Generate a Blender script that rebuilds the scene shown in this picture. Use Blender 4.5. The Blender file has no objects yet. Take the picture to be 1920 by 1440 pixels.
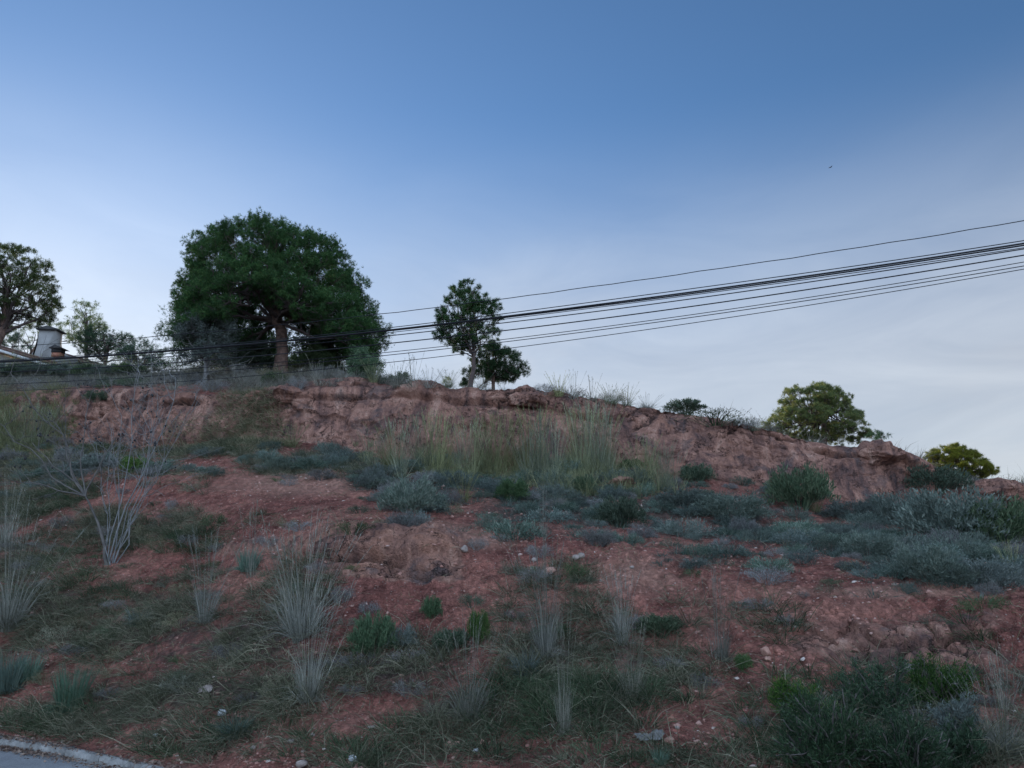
import bpy, math, random
import numpy as np
from mathutils import Vector
from mathutils.bvhtree import BVHTree
R = math.radians
random.seed(7); rng = np.random.default_rng(11)
scn = bpy.context.scene
COL = scn.collection

# ---------------------------------------------------------------- camera
CAMH, PITCH, F = 1.55, R(14.0), 1450.0          # eye height, tilt, focal length in pixels of the 1920 px photograph
cam = bpy.data.cameras.new('camera'); cam_o = bpy.data.objects.new('camera', cam); COL.objects.link(cam_o)
cam.sensor_width = 36.0; cam.lens = 36.0*F/1920.0; cam.clip_start = .05; cam.clip_end = 20000
cam_o.location = (0, 0, CAMH); cam_o.rotation_euler = (R(90)+PITCH, 0, 0); scn.camera = cam_o

# ---------------------------------------------------------------- light
SUN_AZ, SUN_EL = R(-31), R(10)                  # left of the view, low behind the hill
S = Vector((math.sin(SUN_AZ)*math.cos(SUN_EL), math.cos(SUN_AZ)*math.cos(SUN_EL), math.sin(SUN_EL)))
sl = bpy.data.lights.new('sun', 'SUN'); sl.energy = 4.0; sl.angle = R(.6); sl.color = (1, .86, .62)
so = bpy.data.objects.new('sun', sl); COL.objects.link(so); so.rotation_euler = S.to_track_quat('Z', 'Y').to_euler()
world = bpy.data.worlds.new('World'); scn.world = world; world.use_nodes = True
def build_world():
    nt = world.node_tree; N = nt.nodes; L = nt.links; N.clear()
    out = N.new('ShaderNodeOutputWorld'); bg = N.new('ShaderNodeBackground')
    sky = N.new('ShaderNodeTexSky'); sky.sky_type = 'NISHITA'; sky.sun_disc = False
    sky.sun_elevation = SUN_EL; sky.sun_rotation = SUN_AZ
    sky.air_density = 1.0; sky.dust_density = .45; sky.ozone_density = 4.0; sky.altitude = 300
    bg.inputs['Strength'].default_value = 0.102
    tc = N.new('ShaderNodeTexCoord')
    # thin high cloud: noise on the view direction, stretched sideways
    mp = N.new('ShaderNodeMapping'); mp.inputs['Scale'].default_value = (1.3, 1.3, 4.0); mp.inputs['Rotation'].default_value = (0, R(12), 0)
    mp.inputs['Location'].default_value = (.35, .2, .1)
    L.new(tc.outputs['Generated'], mp.inputs['Vector'])
    nz = N.new('ShaderNodeTexNoise'); nz.inputs['Scale'].default_value = 1.3; nz.inputs['Detail'].default_value = 6; nz.inputs['Roughness'].default_value = .5; nz.inputs['Distortion'].default_value = .6
    L.new(mp.outputs[0], nz.inputs['Vector'])
    r1 = N.new('ShaderNodeMapRange'); r1.interpolation_type = 'SMOOTHSTEP'
    r1.inputs['From Min'].default_value = .38; r1.inputs['From Max'].default_value = .72; r1.inputs['To Max'].default_value = .75
    L.new(nz.outputs['Fac'], r1.inputs['Value'])
    # cloud bank lies low on the right: fade by height and by direction
    sp = N.new('ShaderNodeSeparateXYZ'); L.new(tc.outputs['Generated'], sp.inputs[0])
    rz = N.new('ShaderNodeMapRange'); rz.interpolation_type = 'SMOOTHSTEP'
    rz.inputs['From Min'].default_value = .56; rz.inputs['From Max'].default_value = .20
    rz.inputs['To Min'].default_value = .0; rz.inputs['To Max'].default_value = 1
    L.new(sp.outputs['Z'], rz.inputs['Value'])
    rx = N.new('ShaderNodeMapRange'); rx.interpolation_type = 'SMOOTHSTEP'
    rx.inputs['From Min'].default_value = -.45; rx.inputs['From Max'].default_value = .25
    rx.inputs['To Min'].default_value = .80; rx.inputs['To Max'].default_value = 1
    L.new(sp.outputs['X'], rx.inputs['Value'])
    base = N.new('ShaderNodeMath'); base.operation = 'MULTIPLY'; L.new(rz.outputs[0], base.inputs[0]); L.new(rx.outputs[0], base.inputs[1])
    add = N.new('ShaderNodeMath'); add.operation = 'MULTIPLY_ADD'; add.use_clamp = True
    L.new(r1.outputs[0], add.inputs[0]); add.inputs[1].default_value = .30; add.inputs[2].default_value = .78
    fac = N.new('ShaderNodeMath'); fac.operation = 'MULTIPLY'; fac.use_clamp = True
    L.new(add.outputs[0], fac.inputs[0]); L.new(base.outputs[0], fac.inputs[1])
    mx = N.new('ShaderNodeMix'); mx.data_type = 'RGBA'
    L.new(fac.outputs[0], mx.inputs['Factor']); L.new(sky.outputs[0], mx.inputs['A']); 
    m3 = N.new('ShaderNodeMapping'); m3.inputs['Scale'].default_value = (2.2, 1.2, 7.0); m3.inputs['Rotation'].default_value = (0, R(-20), R(15)); L.new(tc.outputs['Generated'], m3.inputs['Vector'])
    n3 = N.new('ShaderNodeTexNoise'); n3.inputs['Scale'].default_value = 1.6; n3.inputs['Detail'].default_value = 7; n3.inputs['Roughness'].default_value = .55; n3.inputs['Distortion'].default_value = .9; L.new(m3.outputs[0], n3.inputs['Vector'])
    c3 = N.new('ShaderNodeValToRGB'); c3.color_ramp.elements[0].position = .38; c3.color_ramp.elements[1].position = .68
    c3.color_ramp.elements[0].color = (.62, .655, .72, 1); c3.color_ramp.elements[1].color = (.78, .81, .855, 1); L.new(n3.outputs['Fac'], c3.inputs[0])
    s3 = N.new('ShaderNodeVectorMath'); s3.operation = 'SCALE'; s3.inputs['Scale'].default_value = 4.9; L.new(c3.outputs[0], s3.inputs[0]); L.new(s3.outputs[0], mx.inputs['B'])
    # unseen bright cloud added behind the camera to raise the light on the slope
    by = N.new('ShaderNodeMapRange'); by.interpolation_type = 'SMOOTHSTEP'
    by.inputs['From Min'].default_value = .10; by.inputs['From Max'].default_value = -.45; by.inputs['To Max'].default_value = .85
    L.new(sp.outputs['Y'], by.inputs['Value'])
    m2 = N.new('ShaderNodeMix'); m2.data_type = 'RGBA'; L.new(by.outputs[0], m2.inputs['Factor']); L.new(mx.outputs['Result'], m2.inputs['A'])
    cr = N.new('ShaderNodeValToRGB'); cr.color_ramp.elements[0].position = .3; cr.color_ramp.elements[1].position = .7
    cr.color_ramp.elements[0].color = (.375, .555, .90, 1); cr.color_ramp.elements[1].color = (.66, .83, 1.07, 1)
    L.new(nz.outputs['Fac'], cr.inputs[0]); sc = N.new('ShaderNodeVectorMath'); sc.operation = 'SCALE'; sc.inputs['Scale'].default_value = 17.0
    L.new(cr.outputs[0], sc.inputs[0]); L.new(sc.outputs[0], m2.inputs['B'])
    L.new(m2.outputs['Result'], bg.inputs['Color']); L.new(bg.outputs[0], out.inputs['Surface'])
build_world()
scn.view_settings.view_transform = 'Standard'; scn.view_settings.look = 'None'; scn.view_settings.gamma = 1
scn.view_settings.exposure = 0.85
scn.cycles.max_bounces = 5; scn.cycles.diffuse_bounces = 3; scn.cycles.transmission_bounces = 3

# ---------------------------------------------------------------- helpers
def at(px, py, d):
    """point seen at pixel px, py of the photograph at distance d along +Y"""
    r = (px-960)/F; u = (720-py)/F
    vy = math.cos(PITCH)-u*math.sin(PITCH); vz = math.sin(PITCH)+u*math.cos(PITCH)
    t = d/vy
    return Vector((r*t, d, CAMH+vz*t))
def proj(P):
    P = np.asarray(P, float); x = P[..., 0]; y = P[..., 1]; z = P[..., 2]-CAMH
    c, s = math.cos(PITCH), math.sin(PITCH)
    dc = np.maximum(y*c+z*s, .05)
    return 960+F*x/dc, 720-F*(-y*s+z*c)/dc
def _h(ix, iy, iz, k=0):
    n = (ix.astype(np.int64)*374761393+iy.astype(np.int64)*668265263+iz.astype(np.int64)*2147483647+k*974634777) & 0xffffffff
    n = ((n ^ (n >> 13))*1274126177) & 0xffffffff
    n = ((n ^ (n >> 16))*2246822519) & 0xffffffff
    return ((n ^ (n >> 15)) & 0xffffff)/float(0xffffff)
def vnoise(x, y, z, k=0):
    x = np.asarray(x, float); y = np.asarray(y, float)+0*x; z = np.asarray(z, float)+0*x
    fx, fy, fz = np.floor(x), np.floor(y), np.floor(z)
    ux, uy, uz = x-fx, y-fy, z-fz
    ux, uy, uz = [u*u*(3-2*u) for u in (ux, uy, uz)]
    r = 0
    for a in (0, 1):
        for b in (0, 1):
            for c in (0, 1):
                r = r+_h(fx+a, fy+b, fz+c, k)*(ux if a else 1-ux)*(uy if b else 1-uy)*(uz if c else 1-uz)
    return r*2-1
def fbm(x, y, z, o=4, k=0, g=.5):
    r = 0; a = 1; t = 0; s = 1
    for i in range(o):
        r = r+a*vnoise(x*s, y*s, z*s, k+i); t += a; a *= g; s *= 2.03
    return r/t
def worley(x, y, z, k=0):
    fx, fy, fz = np.floor(x), np.floor(y), np.floor(z)
    f1 = np.full(x.shape, 9.); f2 = np.full(x.shape, 9.); idv = np.zeros(x.shape)
    for a in (-1, 0, 1):
        for b in (-1, 0, 1):
            for c in (-1, 0, 1):
                gx, gy, gz = fx+a, fy+b, fz+c
                d = np.sqrt((gx+_h(gx, gy, gz, k)-x)**2+(gy+_h(gx, gy, gz, k+1)-y)**2+(gz+_h(gx, gy, gz, k+2)-z)**2)
                hid = _h(gx, gy, gz, k+3)
                m = d < f1
                f2 = np.where(m, f1, np.minimum(f2, d)); idv = np.where(m, hid, idv); f1 = np.where(m, d, f1)
    return f1, f2, idv
def sstep(a, b, x):
    t = np.clip((x-a)/(b-a), 0, 1); return t*t*(3-2*t)

def mesh_np(name, V, T, mat=None, parent=None, quads=None, smooth=False):
    me = bpy.data.meshes.new(name)
    V = np.asarray(V, np.float32).reshape(-1, 3)
    T = np.asarray(T, np.int32).reshape(-1, 3) if T is not None else np.zeros((0, 3), np.int32)
    Q = np.asarray(quads, np.int32).reshape(-1, 4) if quads is not None else np.zeros((0, 4), np.int32)
    me.vertices.add(len(V)); me.vertices.foreach_set('co', V.ravel())
    nl = T.size+Q.size; me.loops.add(nl)
    me.loops.foreach_set('vertex_index', np.concatenate([T.ravel(), Q.ravel()]))
    me.polygons.add(len(T)+len(Q))
    st = np.concatenate([np.arange(len(T))*3, T.size+np.arange(len(Q))*4]).astype(np.int32)
    me.polygons.foreach_set('loop_start', st)
    if smooth: me.polygons.foreach_set('use_smooth', np.ones(len(T)+len(Q), bool))
    me.update(calc_edges=True); me.validate()
    if mat: me.materials.append(mat)
    o = bpy.data.objects.new(name, me); COL.objects.link(o)
    if parent: o.parent = parent
    return o
def tag(o, label=None, cat=None, group=None, kind=None):
    if label: o['label'] = label
    if cat: o['category'] = cat
    if group: o['group'] = group
    if kind: o['kind'] = kind
    elif cat: o['kind'] = 'thing'
    return o
def empty(name, loc, rz=0):
    o = bpy.data.objects.new(name, None); COL.objects.link(o); o.location = loc; o.rotation_euler = (0, 0, rz); o.empty_display_size = .1
    return o
def copy_tree(o, parent=None):
    c = o.copy(); COL.objects.link(c)
    if parent: c.parent = parent
    for ch in list(o.children): copy_tree(ch, c)
    return c
class Geo:
    """collects triangles"""
    def __init__(s): s.V = []; s.T = []; s.n = 0
    def add(s, V, T):
        V = np.asarray(V, float).reshape(-1, 3); T = np.asarray(T, int).reshape(-1, 3)
        s.V.append(V); s.T.append(T+s.n); s.n += len(V)
    def build(s, name, mat, parent=None, smooth=False):
        return mesh_np(name, np.concatenate(s.V), np.concatenate(s.T), mat, parent, smooth=smooth)
def unit(a): return a/np.maximum(np.linalg.norm(a, axis=-1, keepdims=True), 1e-9)
def rdirs(n, r=rng):
    return unit(r.normal(size=(n, 3)))
def blades(base, d, length, width, droop, r=rng):
    """curved blades of grass: base (n,3), unit direction, length, width, droop (metres the tip falls)"""
    n = len(base); length = np.asarray(length)+np.zeros(n); width = np.asarray(width)+np.zeros(n); droop = np.asarray(droop)+np.zeros(n)
    side = unit(np.cross(d, rdirs(n, r)))
    out = d.copy(); out[:, 2] = 0; out = unit(out+1e-6)
    L = length[:, None]; w = width[:, None]/2; dr = droop[:, None]
    p0 = base; p1 = base+d*L*.5; p1[:, 2] -= .15*droop
    p2 = base+d*L; p2[:, 2] -= droop; p2 += out*dr*.4
    V = np.stack([p0-side*w, p0+side*w, p1-side*w*.8, p1+side*w*.8, p2], 1).reshape(-1, 3)
    i = np.arange(n)[:, None]*5
    T = np.concatenate([i+[0, 1, 2], i+[1, 3, 2], i+[2, 3, 4]], 1).reshape(-1, 3)
    return V, T
def leaves(base, d, length, width, r=rng):
    """flat rhombic leaves"""
    n = len(base); length = (np.asarray(length)+np.zeros(n))[:, None]; w = (np.asarray(width)+np.zeros(n))[:, None]/2
    side = unit(np.cross(d, rdirs(n, r)))
    V = np.stack([base, base+d*length*.45-side*w, base+d*length, base+d*length*.45+side*w], 1).reshape(-1, 3)
    i = np.arange(n)[:, None]*4
    T = np.concatenate([i+[0, 1, 2], i+[0, 2, 3]], 1).reshape(-1, 3)
    return V, T
def needles(base, d, length, width, r=rng):
    n = len(base); length = (np.asarray(length)+np.zeros(n))[:, None]; w = (np.asarray(width)+np.zeros(n))[:, None]/2
    side = unit(np.cross(d, rdirs(n, r)))
    V = np.stack([base-side*w, base+side*w, base+d*length], 1).reshape(-1, 3)
    return V, np.arange(n*3).reshape(-1, 3)
def tube(geo, pts, rad, k=5):
    pts = np.asarray([tuple(p) for p in pts], float); rad = np.asarray(rad, float)+np.zeros(len(pts))
    t = unit(np.gradient(pts, axis=0)); ref = np.array([0, 0, 1.]) if abs(t[0][2]) < .9 else np.array([1., 0, 0])
    u = unit(np.cross(t, ref)); v = np.cross(t, u)
    a = np.arange(k)*2*math.pi/k
    ring = pts[:, None]+rad[:, None, None]*(np.cos(a)[None, :, None]*u[:, None]+np.sin(a)[None, :, None]*v[:, None])
    V = ring.reshape(-1, 3); T = []
    for i in range(len(pts)-1):
        for j in range(k):
            a0 = i*k+j; a1 = i*k+(j+1) % k
            T += [(a0, a1, a1+k), (a0, a1+k, a0+k)]
    for e in (0, len(pts)-1):
        c = len(V); V = np.vstack([V, pts[e]])
        for j in range(k): T.append((c, e*k+j, e*k+(j+1) % k))
    geo.add(V, T)
def wobble(p0, p1, n, amp, sag=0, seed=0):
    r = np.random.default_rng(seed); p0 = np.array(p0, float); p1 = np.array(p1, float)
    t = np.linspace(0, 1, n)[:, None]; P = p0+(p1-p0)*t
    off = np.cumsum(r.normal(size=(n, 3)), 0); off -= off[0]; off -= t*off[-1]
    P += off*amp/math.sqrt(n); P[:, 2] += (sag*4*t*(1-t))[:, 0]
    return P

# ---------------------------------------------------------------- materials
def newmat(name):
    m = bpy.data.materials.new(name); m.use_nodes = True; nt = m.node_tree; b = nt.nodes['Principled BSDF']
    b.inputs['Roughness'].default_value = .9; b.inputs['Specular IOR Level'].default_value = .15
    return m, nt, b
def ramp(nt, stops, interp='LINEAR'):
    r = nt.nodes.new('ShaderNodeValToRGB'); r.color_ramp.interpolation = interp
    e = r.color_ramp.elements
    while len(e) < len(stops): e.new(.5)
    for x, (p, c) in zip(e, stops): x.position = p; x.color = (*c, 1) if len(c) == 3 else c
    return r
def noise(nt, scale, detail=4, rough=.55, vec=None, dist=0):
    n = nt.nodes.new('ShaderNodeTexNoise'); n.inputs['Scale'].default_value = scale; n.inputs['Detail'].default_value = detail
    n.inputs['Roughness'].default_value = rough; n.inputs['Distortion'].default_value = dist
    if vec is None:
        g = nt.nodes.new('ShaderNodeTexCoord'); vec = g.outputs['Object']
    nt.links.new(vec, n.inputs['Vector']); return n
def mix(nt, f, a, b, mode='MIX'):
    m = nt.nodes.new('ShaderNodeMix'); m.data_type = 'RGBA'; m.blend_type = mode
    for k, v in (('Factor', f), ('A', a), ('B', b)):
        if hasattr(v, 'links') or hasattr(v, 'is_linked'): nt.links.new(v, m.inputs[k])
        else: m.inputs[k].default_value = v if k == 'Factor' else (*v, 1)
    return m.outputs['Result']
def maprange(nt, v, a, b, c=0., d=1.):
    m = nt.nodes.new('ShaderNodeMapRange'); m.interpolation_type = 'SMOOTHSTEP'
    m.inputs['From Min'].default_value = a; m.inputs['From Max'].default_value = b; m.inputs['To Min'].default_value = c; m.inputs['To Max'].default_value = d
    nt.links.new(v, m.inputs['Value']); return m.outputs[0]
def leafmat(name, c1, c2, c3=None, trans=.3, tip=None):
    """foliage: colour varies from leaf to leaf and from plant to plant"""
    m, nt, b = newmat(name); L = nt.links
    g = nt.nodes.new('ShaderNodeNewGeometry'); oi = nt.nodes.new('ShaderNodeObjectInfo')
    r = ramp(nt, [(0, c1), (.55, c2), (1, c3 or c2)]); L.new(g.outputs['Random Per Island'], r.inputs[0])
    hs = nt.nodes.new('ShaderNodeHueSaturation'); L.new(r.outputs[0], hs.inputs['Color'])
    L.new(maprange(nt, oi.outputs['Random'], 0, 1, .72, 1.25), hs.inputs['Value'])
    w2 = nt.nodes.new('ShaderNodeTexWhiteNoise'); w2.noise_dimensions = '1D'; L.new(oi.outputs['Random'], w2.inputs['W'])
    L.new(maprange(nt, w2.outputs['Value'], 0, 1, .475, .515), hs.inputs['Hue']); L.new(maprange(nt, w2.outputs['Value'], 1, 0, .7, 1.25), hs.inputs['Saturation'])
    tc = nt.nodes.new('ShaderNodeTexCoord'); n = noise(nt, 1.6, 2, .5, tc.outputs['Object'])
    col = mix(nt, maprange(nt, n.outputs['Fac'], .35, .7, 0, .45), hs.outputs[0], [x*.55 for x in c1])
    L.new(col, b.inputs['Base Color']); b.inputs['Roughness'].default_value = .75
    t = nt.nodes.new('ShaderNodeBsdfTranslucent'); L.new(col, t.inputs['Color'])
    ms = nt.nodes.new('ShaderNodeMixShader'); ms.inputs[0].default_value = trans
    out = nt.nodes['Material Output']; L.new(b.outputs[0], ms.inputs[1]); L.new(t.outputs[0], ms.inputs[2]); L.new(ms.outputs[0], out.inputs['Surface'])
    return m
def plainmat(name, c1, c2, scale=8, rough=.9, bump=.3):
    m, nt, b = newmat(name); n = noise(nt, scale, 6, .6)
    r = ramp(nt, [(.3, c1), (.7, c2)]); nt.links.new(n.outputs['Fac'], r.inputs[0]); nt.links.new(r.outputs[0], b.inputs['Base Color'])
    b.inputs['Roughness'].default_value = rough
    if bump:
        bp = nt.nodes.new('ShaderNodeBump'); bp.inputs['Strength'].default_value = bump; bp.inputs['Distance'].default_value = .02
        n2 = noise(nt, scale*5, 4); nt.links.new(n2.outputs['Fac'], bp.inputs['Height']); nt.links.new(bp.outputs[0], b.inputs['Normal'])
    return m
M = {}
M['pine'] = leafmat('pine_needles', (.022, .056, .027), (.042, .093, .040), (.085, .13, .055), .28)
M['pine_backlit'] = leafmat('backlit_pine_needles', (.06, .10, .04), (.11, .155, .055), (.20, .22, .08), .45)  # paler needles: backlight painted into the leaf colour
M['pine_sunny'] = leafmat('sun_painted_needles', (.07, .12, .035), (.15, .19, .05), (.33, .29, .07), .5)  # yellow of the low sun painted into the needle colour
M['olive'] = leafmat('olive_leaves', (.075, .10, .08), (.12, .15, .12), (.18, .205, .16), .25)
M['broom'] = leafmat('broom_twigs', (.018, .046, .016), (.036, .082, .026), (.085, .14, .05), .2)
M['pine_sunlit'] = leafmat('yellow_lit_needles', (.11, .16, .045), (.23, .26, .07), (.38, .36, .11), .45)  # stronger sunlight painted in as a lighter yellow
M['bark'] = plainmat('pine_bark', (.07, .045, .036), (.20, .125, .095), 9, bump=.8)
M['bark_dark'] = plainmat('dark_pine_bark', (.045, .035, .032), (.11, .08, .068), 9, bump=.4)
M['bark_grey'] = plainmat('grey_bark', (.09, .085, .078), (.20, .19, .175), 14)
M['bluegrey'] = leafmat('grey_shrub_leaves', (.050, .080, .062), (.100, .142, .115), (.21, .245, .195), .15)
M['greyer'] = leafmat('grey_twigs', (.11, .11, .10), (.17, .165, .15), (.25, .24, .215), .15)
M['green'] = leafmat('green_shrub_leaves', (.038, .085, .032), (.075, .145, .05), (.15, .21, .085), .25)
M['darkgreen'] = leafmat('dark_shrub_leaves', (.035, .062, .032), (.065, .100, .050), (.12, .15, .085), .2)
M['straw'] = leafmat('straw_grass', (.12, .12, .09), (.20, .195, .15), (.34, .325, .25), .25)
M['strawgreen'] = leafmat('green_straw_grass', (.12, .14, .07), (.20, .215, .115), (.34, .34, .19), .25)
M['dry'] = leafmat('dry_grass', (.070, .080, .045), (.155, .155, .095), (.37, .34, .23), .25)
M['crest'] = leafmat('crest_grass', (.17, .165, .13), (.25, .24, .19), (.36, .34, .26), .25)
M['fescue'] = leafmat('blue_green_grass', (.07, .125, .085), (.11, .175, .12), (.17, .23, .16), .25)
M['twig'] = plainmat('bleached_twig', (.10, .098, .092), (.19, .185, .172), 6, bump=0)
M['twig_dark'] = plainmat('dark_twig', (.05, .045, .04), (.12, .105, .09), 8, bump=0)
M['cable'] = plainmat('black_cable', (.012, .012, .013), (.02, .02, .022), 5, rough=.6, bump=0)
M['stone_pale'] = plainmat('pale_stone', (.20, .16, .135), (.33, .27, .23), 20, bump=.5)
M['stone_red'] = plainmat('red_stone', (.24, .12, .09), (.42, .25, .18), 20, bump=.5)
M['white'] = plainmat('white_scrap', (.30, .30, .29), (.46, .46, .44), 10, bump=.2)
M['concrete'] = plainmat('kerb_concrete', (.15, .143, .13), (.30, .285, .26), 9, bump=1.)
M['render'] = plainmat('grey_wall_render', (.17, .16, .145), (.28, .265, .24), 1.2, bump=.2)
M['whitewash'] = plainmat('white_fascia', (.6, .59, .56), (.75, .74, .7), 3, bump=0)
M['tile'] = plainmat('roof_tile', (.12, .075, .06), (.22, .14, .11), 5, bump=.3)
M['slate'] = plainmat('dark_cap', (.03, .03, .03), (.06, .055, .05), 8, bump=.2)
M['brick'] = plainmat('orange_brick', (.26, .11, .07), (.36, .17, .11), 12, bump=.2)
M['feather'] = plainmat('dark_feather', (.02, .02, .02), (.04, .04, .04), 12, bump=0)

def soil_material():
    m, nt, b = newmat('red_earth_and_rock'); L = nt.links; N = nt.nodes
    tc = N.new('ShaderNodeTexCoord'); O = tc.outputs['Object']
    def attr(n):
        a = N.new('ShaderNodeAttribute'); a.attribute_name = n; return a.outputs['Fac']
    rock, veg, crack_shade, pale = attr('rock'), attr('veg'), attr('crack_shade'), attr('pale')
    # red clay
    big = noise(nt, .55, 5, .6, O, .4); mid = noise(nt, 4.5, 6, .65, O); fine = noise(nt, 38, 5, .7, O)
    r1 = ramp(nt, [(.28, (.132, .050, .040)), (.5, (.255, .103, .077)), (.72, (.365, .170, .122))])
    L.new(big.outputs['Fac'], r1.inputs[0])
    r2 = ramp(nt, [(.3, (.45, .42, .43)), (.52, (1, 1, 1)), (.75, (1.4, 1.35, 1.3))]); L.new(mid.outputs['Fac'], r2.inputs[0])
    clay = mix(nt, 1., r1.outputs[0], r2.outputs[0], 'MULTIPLY')
    r3 = ramp(nt, [(.3, (.4, .4, .4)), (.5, (1, 1, 1)), (.7, (1.6, 1.6, 1.6))]); L.new(fine.outputs['Fac'], r3.inputs[0])
    clay = mix(nt, .8, clay, r3.outputs[0], 'MULTIPLY')
    clay = mix(nt, maprange(nt, pale, 0, 1, 0, .55), clay, (.42, .24, .17))
    # gravel: small stones of many tints
    vo = N.new('ShaderNodeTexVoronoi'); vo.inputs['Scale'].default_value = 30; L.new(O, vo.inputs['Vector'])
    vs = N.new('ShaderNodeSeparateColor'); L.new(vo.outputs['Color'], vs.inputs[0])
    gm = N.new('ShaderNodeMath'); gm.operation = 'MULTIPLY'
    L.new(maprange(nt, vo.outputs['Distance'], .38, .22), gm.inputs[0]); L.new(maprange(nt, vs.outputs[0], .62, .75), gm.inputs[1])
    gr = ramp(nt, [(0, (.22, .10, .075)), (.5, (.34, .20, .15)), (1, (.42, .33, .27))]); L.new(vs.outputs[1], gr.inputs[0])
    gv = N.new('ShaderNodeMath'); gv.operation = 'MULTIPLY'; L.new(gm.outputs[0], gv.inputs[0]); gv.inputs[1].default_value = .75
    clay = mix(nt, gv.outputs[0], clay, gr.outputs[0])
    # litter and humus where plants grow, darkened to paint contact shade under them
    lit = ramp(nt, [(.3, (.030, .025, .022)), (.55, (.080, .062, .050)), (.75, (.19, .155, .125))]); L.new(noise(nt, 26, 6, .75, O, .8).outputs['Fac'], lit.inputs[0])
    vn = N.new('ShaderNodeMath'); vn.operation = 'ADD'; L.new(veg, vn.inputs[0]); 
    n5 = noise(nt, 6, 5, .7, O); sc = N.new('ShaderNodeMath'); sc.operation = 'MULTIPLY_ADD'; L.new(n5.outputs['Fac'], sc.inputs[0]); sc.inputs[1].default_value = 1.2; sc.inputs[2].default_value = -.62
    L.new(sc.outputs[0], vn.inputs[1])
    clay = mix(nt, maprange(nt, vn.outputs[0], .25, .75, 0, .9), clay, lit.outputs[0])
    # rock: weathered sandstone with dark lichen, orange scars and streaks down the face
    mp = N.new('ShaderNodeMapping'); mp.inputs['Scale'].default_value = (1, 1, .28); L.new(O, mp.inputs['Vector'])
    st = noise(nt, 2.6, 7, .68, mp.outputs[0], .7)
    rr = ramp(nt, [(.33, (.070, .048, .045)), (.43, (.18, .098, .077)), (.55, (.32, .165, .118)), (.68, (.47, .28, .205))]); L.new(st.outputs['Fac'], rr.inputs[0])
    li = noise(nt, 1.15, 7, .72, O, 1.2)
    rk = mix(nt, maprange(nt, li.outputs['Fac'], .52, .64, 0, .60), rr.outputs[0], (.105, .088, .085))
    sc2 = noise(nt, .9, 4, .55, O, 1.6)
    rk = mix(nt, maprange(nt, sc2.outputs['Fac'], .60, .66, 0, .5), rk, (.36, .175, .115))
    sp = noise(nt, 30, 6, .75, O); r6 = ramp(nt, [(.3, (.55, .55, .55)), (.55, (1, 1, 1)), (.75, (1.4, 1.38, 1.35))]); L.new(sp.outputs['Fac'], r6.inputs[0])
    rk = mix(nt, .85, rk, r6.outputs[0], 'MULTIPLY')
    wv = N.new('ShaderNodeVectorMath'); wv.operation = 'MULTIPLY_ADD'; wn = noise(nt, 2.2, 5, .6, O); L.new(wn.outputs['Color'], wv.inputs[0]); wv.inputs[1].default_value = (.8, .8, .8); L.new(mp.outputs[0], wv.inputs[2])
    masks = []
    for sc_, w_ in ((1.5, .018), (4.5, .035)):
        v2 = N.new('ShaderNodeTexVoronoi'); v2.feature = 'DISTANCE_TO_EDGE'; v2.inputs['Scale'].default_value = sc_; L.new(wv.outputs[0], v2.inputs['Vector'])
        pm = noise(nt, 1.4*sc_**.5, 3, .6, O); a_ = N.new('ShaderNodeMath'); a_.operation = 'MULTIPLY'
        L.new(maprange(nt, v2.outputs['Distance'], w_, w_*.2), a_.inputs[0]); L.new(maprange(nt, pm.outputs['Fac'], .47, .60), a_.inputs[1]); masks.append(a_.outputs[0])
    mm = N.new('ShaderNodeMath'); mm.operation = 'MAXIMUM'; L.new(masks[0], mm.inputs[0]); L.new(masks[1], mm.inputs[1])
    rk = mix(nt, maprange(nt, mm.outputs[0], 0, 1, 0, .8), rk, (.035, .025, .022))
    rk = mix(nt, maprange(nt, crack_shade, .3, 1, 0, .8), rk, (.03, .022, .02))  # cracks and ledge undercut darkened, their shade put into the colour
    n7 = noise(nt, 5, 5, .65, O); s7 = N.new('ShaderNodeMath'); s7.operation = 'MULTIPLY_ADD'; L.new(n7.outputs['Fac'], s7.inputs[0]); s7.inputs[1].default_value = .9; L.new(rock, s7.inputs[2])
    col = mix(nt, maprange(nt, s7.outputs[0], .75, 1.05), clay, rk)
    L.new(col, b.inputs['Base Color']); b.inputs['Roughness'].default_value = .95; b.inputs['Specular IOR Level'].default_value = .08
    hb = N.new('ShaderNodeMath'); hb.operation = 'MULTIPLY_ADD'; L.new(fine.outputs['Fac'], hb.inputs[0]); hb.inputs[1].default_value = .5; L.new(mid.outputs['Fac'], hb.inputs[2])
    h2 = N.new('ShaderNodeMath'); h2.operation = 'MULTIPLY_ADD'; L.new(gm.outputs[0], h2.inputs[0]); h2.inputs[1].default_value = .22; L.new(hb.outputs[0], h2.inputs[2])
    cl = N.new('ShaderNodeTexVoronoi'); cl.inputs['Scale'].default_value = 11; cw = N.new('ShaderNodeVectorMath'); cw.operation = 'MULTIPLY_ADD'; L.new(fine.outputs['Color'], cw.inputs[0]); cw.inputs[1].default_value = (.08, .08, .08); L.new(O, cw.inputs[2]); L.new(cw.outputs[0], cl.inputs['Vector'])
    h3 = N.new('ShaderNodeMath'); h3.operation = 'MULTIPLY_ADD'; L.new(cl.outputs['Distance'], h3.inputs[0]); L.new(maprange(nt, rock, .2, 1, -.55, -.10), h3.inputs[1]); L.new(h2.outputs[0], h3.inputs[2])
    h4 = N.new('ShaderNodeMath'); h4.operation = 'MULTIPLY_ADD'; L.new(mm.outputs[0], h4.inputs[0]); h4.inputs[1].default_value = -.5; L.new(h3.outputs[0], h4.inputs[2]); h2 = h4
    bp = N.new('ShaderNodeBump'); bp.inputs['Strength'].default_value = 1.0; bp.inputs['Distance'].default_value = .10; L.new(h2.outputs[0], bp.inputs['Height'])
    L.new(bp.outputs[0], b.inputs['Normal'])
    return m
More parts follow.
